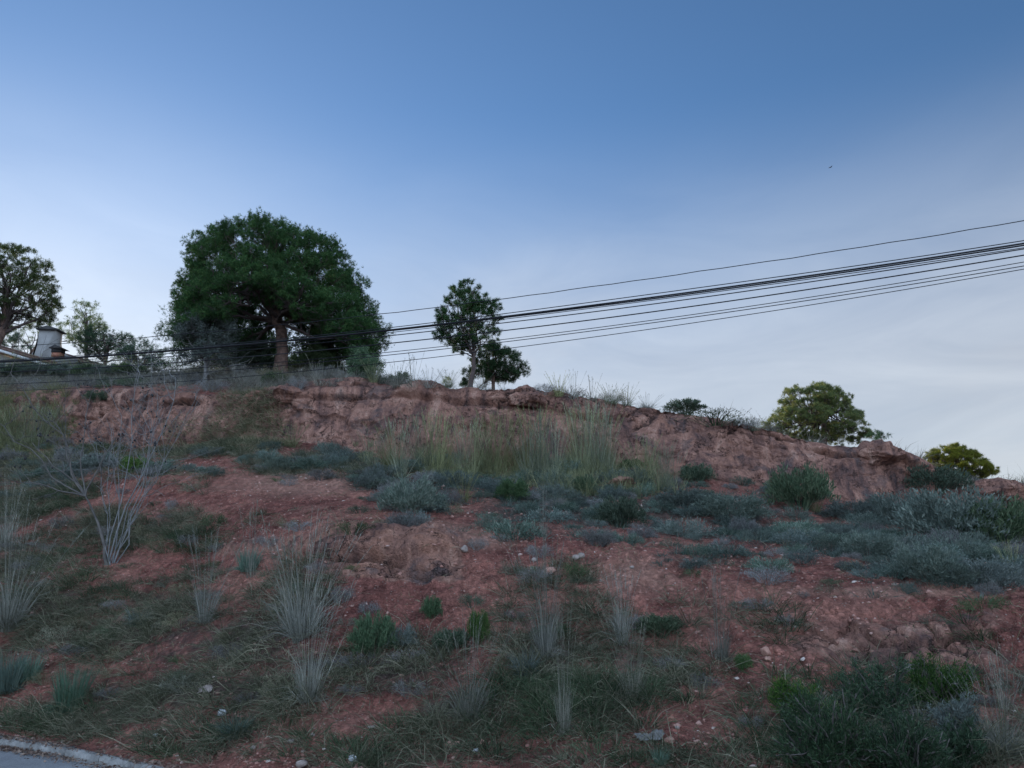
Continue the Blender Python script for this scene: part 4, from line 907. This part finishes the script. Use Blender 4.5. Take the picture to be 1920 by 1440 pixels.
def gravel():
    n = 11000; r = np.random.default_rng(9); w = inview*(vpar < 4.9)*(1-rock_up)*(.35+pale*1.2+1.6*sstep(1300, 1400, PY)*(1-sstep(2.1, 2.4, vpar)))*(.2+sstep(-.2, .3, fbm(X*1.3, Y*1.3, 0, 3, 180)))
    P = sample(w, n, r); V0, T0 = ico_mesh(1); s = (.005+.016*r.random(n)**3)[:, None, None]*(1+P[:, 1]*.03)[:, None, None]
    V = V0[None]*s*(1+.35*r.normal(size=(n, len(V0), 1)))*np.stack([r.uniform(.8, 1.4, n), r.uniform(.7, 1.1, n), r.uniform(.5, .9, n)], 1)[:, None]+P[:, None]
    T = T0[None]+np.arange(n)[:, None, None]*len(V0); g = Geo(); g.add(V, T)
    m, nt, b = newmat('mixed_gravel'); ge = nt.nodes.new('ShaderNodeNewGeometry'); rp = ramp(nt, [(0, (.20, .10, .075)), (.5, (.28, .14, .105)), (.9, (.34, .20, .155)), (1, (.46, .38, .32))]); nt.links.new(ge.outputs['Random Per Island'], rp.inputs[0]); nt.links.new(rp.outputs[0], b.inputs['Base Color']); M['gravel'] = m
    stuff('gravel', g, 'gravel', 'loose gravel and small stones strewn over the bank', 'gravel')
gravel()
def gutter():
    r = np.random.default_rng(12); n = 3000; s = seg[0]+0
    ss = np.interp(np.clip(r.normal(0, 1, n)*.5, -2, 2)+np.where(r.random(n) < .5, -4.5, -2.55), kl[:, 0], seg); off = .085+np.abs(r.normal(size=n))*.06; off[::3] = r.uniform(-.06, .07, len(off[::3]))
    P = np.array([kpt(a, o_) for a, o_ in zip(ss, off)]); P = np.column_stack([P, np.where(off > .08, .012+.02*r.random(n), .078)])
    d = unit(r.normal(size=(n, 3))*[1, 1, .25]); g = Geo(); g.add(*leaves(P, d, r.uniform(.015, .05, n), r.uniform(.006, .02, n), r))
    m = leafmat('brown_leaf_litter', (.10, .05, .035), (.17, .09, .06), (.28, .17, .11), 0); M['leaflitter'] = m
    stuff('leaf_litter', g, 'leaflitter', 'brown leaf litter caught in the gutter along the kerb', 'leaf litter')
gutter()

# ---------------------------------------------------------------- trees
def in_poly(x, y, poly):
    c = np.zeros(x.shape, bool); n = len(poly)
    for i in range(n):
        (x0, y0), (x1, y1) = poly[i], poly[(i+1) % n]
        m = ((y0 > y) != (y1 > y)) & (x < (x1-x0)*(y-y0)/(y1-y0+1e-9)+x0); c ^= m
    return c
def tree(name, label, px, py, d, outline, npuff, tufts, nl, mat, trunk, bark='bark', group=None, pr=(.35, .6), flat=1., seed=0, cat='tree', shell=.75, limbs=.8, nw=.011, leafy=False, base_z=None, trad=.1, ntip=12):
    """outline is the crown's silhouette in photograph pixels; the crown is a solid of real depth round its axis"""
    r = np.random.default_rng(seed); base = drop(at(px, py, d).x, d) if base_z is None else Vector((at(px, py, d).x, d, base_z))
    root = empty(name, base); tag(root, label, cat, group); b = np.array(base)
    O = [tuple(np.array(at(x, y, d))-b) for x, y in outline]; poly = [(o[0], o[2]) for o in O]
    if cat == 'bush' or name == 'small_tree' or 'lower pine' in label: poly = poly+[(poly[-1][0]*.85, .05), (poly[0][0]*.85, .05)]
    xs = [o[0] for o in poly]; zs = [o[1] for o in poly]
    pts = []
    zg = np.linspace(min(zs), max(zs), 40); W = []
    for z in zg:
        t = np.linspace(min(xs), max(xs), 200); m = in_poly(t, t*0+z, poly); W.append((t[m].mean(), (t[m].max()-t[m].min())/2) if m.any() else (np.nan, .01))
    W = np.array(W); ok = ~np.isnan(W[:, 0])
    tries = 0
    while len(pts) < npuff and tries < npuff*80:
        tries += 1; x = r.uniform(min(xs), max(xs)); z = r.uniform(min(zs), max(zs)); rad = r.uniform(*pr)
        if not in_poly(np.array([x]), np.array([z]), poly)[0]: continue
        c = np.interp(z, zg[ok], W[ok, 0]); w = np.interp(z, zg[ok], W[ok, 1]); e = min(1, abs(x-c)/max(w, .05)); dep = math.sqrt(max(0, 1-e*e))*w*.92
        y = dep*(r.choice([-1, 1])*r.uniform(shell, 1) if r.random() < .7 else r.uniform(-1, 1))
        # pull the puff inside the outline by its own radius
        cx, cz = c, np.mean(zs); v = np.array([x-cx, z-cz]); n_ = np.linalg.norm(v)+1e-6; k = max(0, n_-rad*.38)/n_
        x, z = cx+v[0]*k, cz+v[1]*k
        if any((x-q_[0])**2+(y-q_[1])**2+(z-q_[2])**2 < (rad*.75)**2 for q_ in pts) and r.random() < .85: continue
        pts.append((x, y*max(0, 1-rad*.4/max(w, .3)), z, rad))
    pts = np.array(pts); g = Geo(); gb = Geo()
    # trunk
    tp = [np.array(at(x, y, d))-b for x, y, _ in trunk]; tp[0][1] = 0; tw = [w_*d/F/2 for _, _, w_ in trunk]
    if tp[0][2] > .02: tp.insert(0, np.array([tp[0][0], 0, -.15])); tw.insert(0, tw[0]*1.15)
    T = []; TR = []
    for i in range(len(tp)-1):
        for t in np.linspace(0, 1, 5)[:-1]: T.append(tp[i]*(1-t)+tp[i+1]*t); TR.append(tw[i]*(1-t)+tw[i+1]*t)
    T.append(tp[-1]); TR.append(tw[-1]); T = np.array(T); T[1:-1] += r.normal(size=(len(T)-2, 3))*tw[0]*.05
    gt = Geo(); tube(gt, T, TR, 10); gt.build('trunk', M[bark], root, smooth=True)
    # limbs: a dozen main ones, then one twig to each puff from the nearest limb
    nm = max(4, int(len(pts)*.12)); mains = pts[r.choice(len(pts), nm, replace=False)]; nodes = [(q_, tr) for q_, tr in zip(T[len(T)//2:], TR[len(TR)//2:])]
    for q_ in mains:
        i = r.integers(len(T)//2, len(T)); s0 = T[i]; P = wobble(s0, q_[:3], 9, .06*np.linalg.norm(q_[:3]-s0), -.04*np.linalg.norm(q_[:3]-s0), int(r.integers(1e6)))
        rr_ = np.linspace(TR[i]*.45, TR[-1]*.12+.008, 9); tube(gb, P, rr_, 6); nodes += [(a, c) for a, c in zip(P[3:], rr_[3:])]
    NP = np.array([n_[0] for n_ in nodes]); NRd = np.array([n_[1] for n_ in nodes])
    for q_ in pts:
        k = np.argmin(np.linalg.norm(NP-(q_[:3]*.85), axis=1)); P = wobble(NP[k], q_[:3], 6, .08*np.linalg.norm(q_[:3]-NP[k]), 0, int(r.integers(1e6)))
        tube(gb, P, np.linspace(min(NRd[k]*.6, .03), .006, 6), 4)
        for j in range(ntip//3):
            dd = rdirs(1, r)[0]; dd[2] = abs(dd[2])*.8; tube(gb, [q_[:3]*1, q_[:3]+dd*q_[3]*.5, q_[:3]+dd*q_[3]*.9], [.008, .005, .003], 3)
    gb.build('branches', M['bark_dark' if bark == 'bark' else bark], root)
    # foliage: every puff holds twig ends, every twig end a spray of needles
    sub = []
    for x, y, z, rad in pts:
        n = max(8, int(tufts*.85*(rad/np.mean(pr))**2)); u = rdirs(n, r); u[:, 2] = np.where(u[:, 2] < -.35, -u[:, 2], u[:, 2]); rr_ = rad*r.uniform(.45, 1.05, n)[:, None]
        m_ = max(4, n//9); cu = rdirs(m_, r); cu[:, 2] = np.where(cu[:, 2] < -.3, -cu[:, 2], cu[:, 2]); ci = r.integers(0, m_, n); cr_ = r.uniform(.6, 1.1, m_)[ci, None]*rad
        u0 = cu[ci]; u = unit(u0*.5+rdirs(n, r)); off_ = rdirs(n, r)*r.uniform(.02, .13, n)[:, None]*(rad/.32)
        lob = 1+.28*fbm(u[:, 0]*2.3+x*3, u[:, 1]*2.3+y*3, u[:, 2]*2.3+z*3, 2, 7)[:, None]*1.6
        sub.append(np.column_stack([np.array([x, y, z])+(u0*cr_*lob)*[1, 1, .8*flat]+off_, u]))
    sub = np.concatenate(sub); c = sub[:, :3]; u = sub[:, 3:]
    k = nl; C = np.repeat(c, k, 0)+r.normal(size=(len(c)*k, 3))*.012; U = np.repeat(u, k, 0)
    D_ = unit(U*.5+rdirs(len(C), r)*1.1+[0, 0, .35]); n = len(C)
    if leafy: g.add(*leaves(C+r.normal(size=(n, 3))*.04, D_, r.uniform(.05, .10, n), nw*1.6, r))
    else: g.add(*needles(C, D_, r.uniform(.05, .12, n)*max(1, d/28), nw*.85, r))
    g.build('crown', M[mat], root)
    return root
BP = [(338, 640), (331, 600), (348, 560), (357, 513), (359, 482), (381, 452), (434, 439), (482, 427), (529, 426), (577, 434), (615, 453), (639, 473), (655, 491), (665, 517), (682, 534), (687, 565), (703, 591), (715, 625), (718, 645), (692, 665), (644, 660), (596, 630), (558, 605), (534, 591), (510, 591), (482, 605), (458, 640), (405, 665), (348, 668)]
tree('pine_tree', 'huge broad domed pine with a thick red-brown trunk, tallest on the crest', 527, 690, 25, BP, 560, 105, 15, 'pine', [(526, 692, 28), (530, 660, 22), (527, 620, 21), (518, 590, 20), (508, 565, 18), (515, 520, 14), (520, 470, 9)], pr=(.24, .46), seed=1, shell=.6, ntip=9)
tree('pine_tree', 'dark lower pine behind the right side of the huge domed pine', 600, 695, 28, [(590, 690), (560, 650), (555, 600), (600, 570), (650, 560), (700, 575), (728, 610), (735, 640), (712, 665), (700, 700), (650, 705)], 170, 95, 10, 'pine', [(628, 700, 14), (622, 660, 12), (612, 600, 9), (608, 570, 6)], pr=(.3, .55), seed=2)
tree('pine_tree', 'dark lower pine behind the left side of the huge domed pine', 400, 700, 29, [(318, 650), (312, 610), (330, 575), (380, 560), (440, 570), (490, 600), (500, 650), (490, 690), (440, 700), (380, 695), (330, 690)], 150, 95, 10, 'pine', [(430, 705, 13), (425, 660, 11), (415, 610, 8)], pr=(.3, .55), seed=3)
tree('olive_tree', 'grey-green olive tree at the left foot of the huge domed pine', 385, 700, 23.5, [(345, 690), (332, 650), (340, 610), (365, 588), (400, 580), (425, 595), (440, 625), (438, 660), (425, 692)], 42, 80, 8, 'olive', [(385, 705, 7), (388, 670, 6), (392, 640, 4)], bark='bark_grey', pr=(.22, .42), seed=4, leafy=True)
tree('leafy_bush', 'fresh green leafy bush on the crest at the right foot of the domed pine', 685, 700, 23, [(655, 705), (650, 680), (670, 655), (695, 660), (708, 685), (712, 708)], 20, 70, 8, 'green', [(684, 712, 5), (684, 695, 4)], pr=(.18, .3), seed=5, leafy=True, cat='bush')
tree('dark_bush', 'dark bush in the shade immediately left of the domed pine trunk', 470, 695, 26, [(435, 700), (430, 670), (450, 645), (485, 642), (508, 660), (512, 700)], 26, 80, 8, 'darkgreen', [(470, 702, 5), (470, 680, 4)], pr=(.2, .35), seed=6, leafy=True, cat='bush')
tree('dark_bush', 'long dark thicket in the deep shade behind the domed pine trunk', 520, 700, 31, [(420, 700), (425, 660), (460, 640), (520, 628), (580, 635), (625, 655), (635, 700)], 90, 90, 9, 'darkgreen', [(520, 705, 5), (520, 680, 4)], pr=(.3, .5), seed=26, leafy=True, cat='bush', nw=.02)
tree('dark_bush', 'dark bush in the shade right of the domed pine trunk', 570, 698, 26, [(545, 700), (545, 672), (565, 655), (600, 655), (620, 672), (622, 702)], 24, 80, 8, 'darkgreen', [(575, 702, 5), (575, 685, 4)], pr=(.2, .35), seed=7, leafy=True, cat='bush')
tree('pine_tree', 'slim upright pine standing alone at the centre of the crest', 885, 720, 24, [(828, 650), (812, 625), (814, 592), (832, 578), (836, 548), (862, 534), (886, 526), (905, 536), (912, 556), (934, 570), (944, 590), (942, 620), (932, 640), (905, 650), (885, 660), (858, 668)], 130, 48, 12, 'pine', [(882, 722, 10), (888, 690, 8), (888, 650, 7), (884, 610, 5), (880, 570, 4)], pr=(.13, .28), seed=8, bark='bark_dark')
tree('small_tree', 'round dark tree behind the right foot of the slim central pine', 930, 715, 26, [(868, 705), (878, 680), (900, 655), (925, 640), (948, 648), (965, 662), (985, 680), (990, 700), (975, 715), (920, 716), (880, 716)], 110, 70, 9, 'pine', [(925, 718, 7), (925, 690, 6), (930, 670, 4)], pr=(.16, .30), seed=9)
tree('pine_tree', 'tall open pine cut by the left edge of the picture', 0, 700, 30, [(-70, 610), (-110, 560), (-90, 500), (-40, 468), (5, 458), (45, 464), (80, 480), (98, 508), (106, 545), (100, 580), (88, 600), (60, 600), (30, 606), (0, 612), (-40, 620)], 270, 66, 11, 'pine_backlit', [(-45, 705, 26), (-18, 660, 22), (2, 625, 18), (12, 590, 12), (10, 540, 8)], pr=(.18, .36), seed=10, shell=.4)
tree('pine_tree', 'sparse low pine boughs between the edge pine and the chimney', 60, 690, 46, [(10, 650), (20, 622), (60, 612), (95, 598), (120, 602), (138, 620), (140, 640), (110, 650), (60, 640)], 26, 55, 9, 'pine_backlit', [(40, 700, 8), (60, 660, 6), (85, 630, 4)], pr=(.24, .4), seed=11)
tree('leafy_bush', 'dark green tree top above the roof at the left edge', 20, 690, 45, [(-30, 660), (-25, 630), (0, 618), (25, 622), (45, 632), (62, 645), (60, 660)], 24, 70, 9, 'pine', [(15, 700, 6), (18, 660, 4)], pr=(.22, .38), seed=12)
tree('pine_tree', 'narrow pale pine rising right of the chimney', 160, 690, 40, [(128, 640), (130, 610), (136, 580), (160, 565), (180, 572), (190, 595), (200, 615), (200, 640), (180, 655), (140, 655)], 50, 50, 9, 'pine_backlit', [(162, 700, 8), (162, 640, 6), (163, 600, 4)], pr=(.26, .46), seed=13)
tree('pine_tree', 'dark green spreading pine right of the chimney', 200, 690, 36, [(136, 655), (145, 635), (175, 625), (215, 620), (245, 632), (252, 655), (235, 672), (190, 672), (150, 668)], 52, 70, 9, 'pine', [(195, 705, 9), (197, 670, 7), (200, 650, 5)], pr=(.28, .48), seed=14)
tree('pine_tree', 'bushy pine between the spreading pine and the huge domed pine', 275, 690, 34, [(228, 690), (225, 660), (245, 640), (270, 636), (290, 648), (298, 668), (318, 680), (325, 695), (270, 700)], 44, 66, 9, 'pine', [(272, 702, 7), (272, 675, 5)], pr=(.26, .42), seed=15)
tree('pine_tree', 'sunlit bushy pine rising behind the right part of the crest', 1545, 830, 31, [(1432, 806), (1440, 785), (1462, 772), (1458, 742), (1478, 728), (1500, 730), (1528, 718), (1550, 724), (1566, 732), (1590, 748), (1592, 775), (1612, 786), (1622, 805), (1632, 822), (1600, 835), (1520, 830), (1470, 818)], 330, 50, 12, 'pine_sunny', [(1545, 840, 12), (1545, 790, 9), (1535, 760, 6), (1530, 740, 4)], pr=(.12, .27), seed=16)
tree('small_tree', 'small dark bush right of the sunlit bushy pine', 1650, 835, 27, [(1580, 842), (1590, 818), (1615, 806), (1640, 812), (1655, 816), (1675, 822), (1682, 840)], 40, 50, 10, 'pine', [(1655, 842, 4), (1655, 828, 3)], pr=(.14, .22), seed=17, cat='bush')
tree('pine_tree', 'small yellow-lit pine peeping over the far right crest', 1800, 880, 33, [(1735, 868), (1742, 850), (1770, 836), (1792, 832), (1812, 842), (1832, 858), (1850, 875), (1868, 890), (1850, 900), (1790, 898), (1745, 885)], 190, 50, 12, 'pine_sunlit', [(1800, 905, 7), (1797, 870, 5), (1795, 855, 4)], pr=(.11, .22), seed=18)
tree('leafy_bush', 'low sunlit yellow-green treetop behind the crest left of the slim pine', 840, 718, 40, [(808, 722), (812, 710), (828, 706), (850, 710), (872, 716), (880, 724)], 14, 60, 8, 'pine_sunny', [(840, 740, 4), (840, 722, 3)], pr=(.2, .3), seed=19, cat='bush')
tree('small_shrub', 'low green shrub on the skyline just right of the domed pine', 760, 712, 22, [(728, 714), (735, 706), (760, 702), (785, 708), (790, 716)], 12, 40, 7, 'darkgreen', [(760, 722, 3), (760, 712, 2)], pr=(.1, .18), seed=20, leafy=True, cat='bush')

# ---------------------------------------------------------------- house behind the crest, left
def box(g, x0, x1, y0, y1, z0, z1):
    V = [(x, y, z) for z in (z0, z1) for y in (y0, y1) for x in (x0, x1)]
    g.add(V, [(0, 2, 1), (1, 2, 3), (4, 5, 6), (5, 7, 6), (0, 1, 4), (1, 5, 4), (2, 6, 3), (3, 6, 7), (0, 4, 2), (2, 4, 6), (1, 3, 5), (3, 7, 5)])
def prism(g, pts, y0, y1):
    """extrude an x-z polygon along y"""
    n = len(pts); V = [(x, y0, z) for x, z in pts]+[(x, y1, z) for x, z in pts]; T = []
    for i in range(1, n-1): T += [(0, i, i+1), (n, n+i+1, n+i)]
    for i in range(n): j = (i+1) % n; T += [(i, i+n, j), (j, i+n, j+n)]
    g.add(V, T)
def house():
    D = 37.; o = at(95, 690, D); root = empty('house', (o.x, D, o.z-3.2)); base = np.array(root.location)
    tag(root, 'pale rendered house with tiled roofs half hidden behind the crest at the left', 'house')
    def q(px, py, dd=D): p = at(px, py, dd); return (p.x-base[0], p.z-base[2])
    # back wing: gable end with the roof falling to the right
    a, b_, c, e = q(60, 672), q(140, 667), q(240, 702), q(-10, 692)
    g = Geo(); prism(g, [(e[0], 0), (c[0]-.3, 0), (c[0]-.3, c[1]-.15), (b_[0]-.6, b_[1]-.12), (a[0], a[1]-.1), (e[0], e[1])], .2, 7); g.build('wall', M['render'], root)
    g = Geo(); t = .14
    prism(g, [(b_[0]-.9, b_[1]+.16), (b_[0]-.9, b_[1]+.02), (c[0]+.15, c[1]-.12), (c[0]+.15, c[1]+.02)], .02, 7.2)
    n = 26
    for i in range(n):
        y = .15+i*.27; V0 = []
        P = [(b_[0]-.9, y, b_[1]+.2), (c[0]+.2, y, c[1]+.06)]; tube(g, P, [.075, .075], 6)
    g.build('roof', M['tile'], root)
    # front wing with a white verge sloping down to the right
    D2 = -3.; f0, f1 = q(-90, 628, D-3), q(98, 686, D-3)
    g = Geo(); prism(g, [(f0[0], 0), (f1[0]-.35, 0), (f1[0]-.35, f1[1]-.1), (f0[0], f0[1]-.15)], D2+.25, D2+3.1); g.build('front_wall', M['render'], root)
    g = Geo(); prism(g, [(f0[0], f0[1]-.10), (f1[0], f1[1]-.10), (f1[0], f1[1]+.03), (f0[0], f0[1]+.03)], D2+.0, D2+.06); g.build('verge_board', M['whitewash'], root)
    g = Geo(); prism(g, [(f0[0], f0[1]+.033), (f1[0]+.1, f1[1]+.033), (f1[0]+.1, f1[1]+.11), (f0[0], f0[1]+.11)], D2-.03, D2+3.2)
    for i in range(12): tube(g, [(f0[0], D2+.08+i*.27, f0[1]+.14), (f1[0]+.15, D2+.08+i*.27, f1[1]+.14)], [.07, .07], 6)
    g.build('front_roof', M['tile'], root)
    # big flared chimney
    ch = [q(58, 678), q(146, 674), q(126, 666), q(112, 656), q(110, 642), q(112, 624), q(110, 620), q(82, 620), q(80, 625), q(76, 652), q(68, 664)]
    g = Geo(); prism(g, [(ch[0][0], ch[0][1]-1.6), (ch[1][0], ch[1][1]-1.6)]+ch[1:]+ch[:1], -.3, .25); chm = g.build('chimney', M['render'], root)
    k0, k1, k2 = q(77, 622), q(117, 623), q(97, 615)
    g = Geo(); prism(g, [k0, k1, (k1[0], k1[1]+.06), k2, (k0[0], k0[1]+.06)], -.42, .38); g.build('chimney_cap', M['slate'], chm)
    # small dormer flue with brick below
    g = Geo(); s0, s1 = q(124, 674), q(142, 674); prism(g, [s0, s1, (s1[0], s1[1]+.2), (s0[0], s0[1]+.2)], -1.3, -.95); fl = g.build('flue', M['slate'], root)
    g = Geo(); prism(g, [(s0[0]-.1, s0[1]+.2), (s1[0]+.2, s1[1]+.15), (s0[0]*.6+s1[0]*.4, s1[1]+.36)], -1.4, -.9); g.build('flue_hood', M['slate'], fl)
    g = Geo(); prism(g, [(s0[0]+.02, s0[1]-.22), (s1[0]-.02, s1[1]-.22), (s1[0]-.02, s1[1]-.01), (s0[0]+.02, s0[1]-.01)], -1.28, -.93); g.build('brickwork', M['brick'], fl)
house()

# ---------------------------------------------------------------- overhead cables along the road
CAB = [([650, 584, 531, 417], .011, 'topmost single overhead cable, running well above the rest', 0),
       ([675, 612, 559.5, 453.5], .012, 'upper cable of the thick overhead bundle', .05),
       ([677, 616, 566, 458.5], .022, 'thickest black cable in the overhead bundle', .0),
       ([679, 617.5, 569, 462], .019, 'second thickest black cable, lying against the thickest in the bundle', .1),
       ([684, 621, 571.5, 466.5], .010, 'thin cable skirting the lower side of the thick bundle', .15),
       ([689, 626.5, 579.5, 468.5], .014, 'cable that leaves the bundle and runs just below it', .2),
       ([698, 641, 594, 480], .016, 'first heavy separate cable below the bundle', .1),
       ([706, 658, 609.5, 493], .010, 'upper of two close thin cables below the heavy separate cable', .3),
       ([721, 663, 614.5, 500], .011, 'lower of two close thin cables below the heavy separate cable', .2),
       ([734, 677, 626, 506], .010, 'lowest overhead cable of all', .35)]
for i, (ys, rad, lab, dy) in enumerate(CAB):
    xs4 = np.array([0, 760, 1160, 1920.]); yy = np.array(ys, float)
    cf = np.polyfit(xs4/1000, yy, 3)
    # the cable hangs in a vertical plane beside the road: its plan is a straight line, its height is fitted in the plane
    def plan(px, dy=dy):
        rr_ = (px-960)/F; # plan line y = 17.2+dy-.318*x ; depth along the pixel ray found iteratively
        yy_ = 17.
        for _ in range(6):
            z_ = 7.; dc = yy_*math.cos(PITCH)+(z_-CAMH)*math.sin(PITCH); x_ = rr_*dc; yy_ = 17.2+dy-.318*x_
        return yy_
    P4 = [at(px, y, plan(px)) for px, y in zip(xs4, yy)]
    tx = np.array([p.x for p in P4]); c2 = np.polyfit(tx, [p.z for p in P4], 2)
    resid = np.array([p.z for p in P4])-np.polyval(c2, tx)
    X_ = np.linspace(-24, 17, 90); Zc = np.polyval(c2, X_)+np.interp(X_, tx, resid)*np.exp(-np.clip(np.abs(X_-(-2))-14, 0, 9))
    Zc = np.convolve(np.pad(Zc, 6, mode='reflect', reflect_type='odd'), np.ones(13)/13, 'valid')
    if i == 0: Zc += .006*np.sin(X_*5)+.004*np.sin(X_*11.3)
    g = Geo(); tube(g, np.stack([X_, 17.2+dy-.318*X_, Zc], 1), rad*.8, 6); o = g.build('overhead_cable', M['cable'], smooth=True); tag(o, lab, 'cable', 'overhead cables crossing the view')

# ---------------------------------------------------------------- bird
def bird():
    p = at(1557, 314, 60); root = empty('bird', p, .3); tag(root, 'tiny dark bird gliding high in the empty sky at the upper right', 'bird')
    g = Geo(); tube(g, [(-.10, 0, 0), (-.05, 0, .005), (0, 0, .008), (.06, 0, .004), (.11, 0, 0)], [.004, .022, .028, .02, .006], 8)
    for s in (-1, 1):
        V = [(.05, s*.015, .01), (.07, s*.13, .055), (.0, s*.26, .05), (-.02, s*.12, .045), (-.04, s*.015, .01)]; V += [(x, y, z-.006) for x, y, z in V]
        g.add(V, [(0, 1, 3), (0, 3, 4), (1, 2, 3), (5, 8, 6), (5, 9, 8), (6, 8, 7), (0, 5, 1), (1, 5, 6), (1, 6, 2), (2, 6, 7), (2, 7, 3), (3, 7, 8), (3, 8, 4), (4, 8, 9)])
    V = [(-.08, -.008, 0), (-.08, .008, 0), (-.17, .03, 0), (-.17, -.03, 0)]; V += [(x, y, z+.005) for x, y, z in V]
    g.add(V, [(0, 1, 2), (0, 2, 3), (4, 6, 5), (4, 7, 6), (1, 5, 2), (2, 5, 6), (2, 6, 3), (3, 6, 7), (0, 3, 7), (0, 7, 4)])
    g.build('body', M['feather'], root)
bird()
label_all(items)
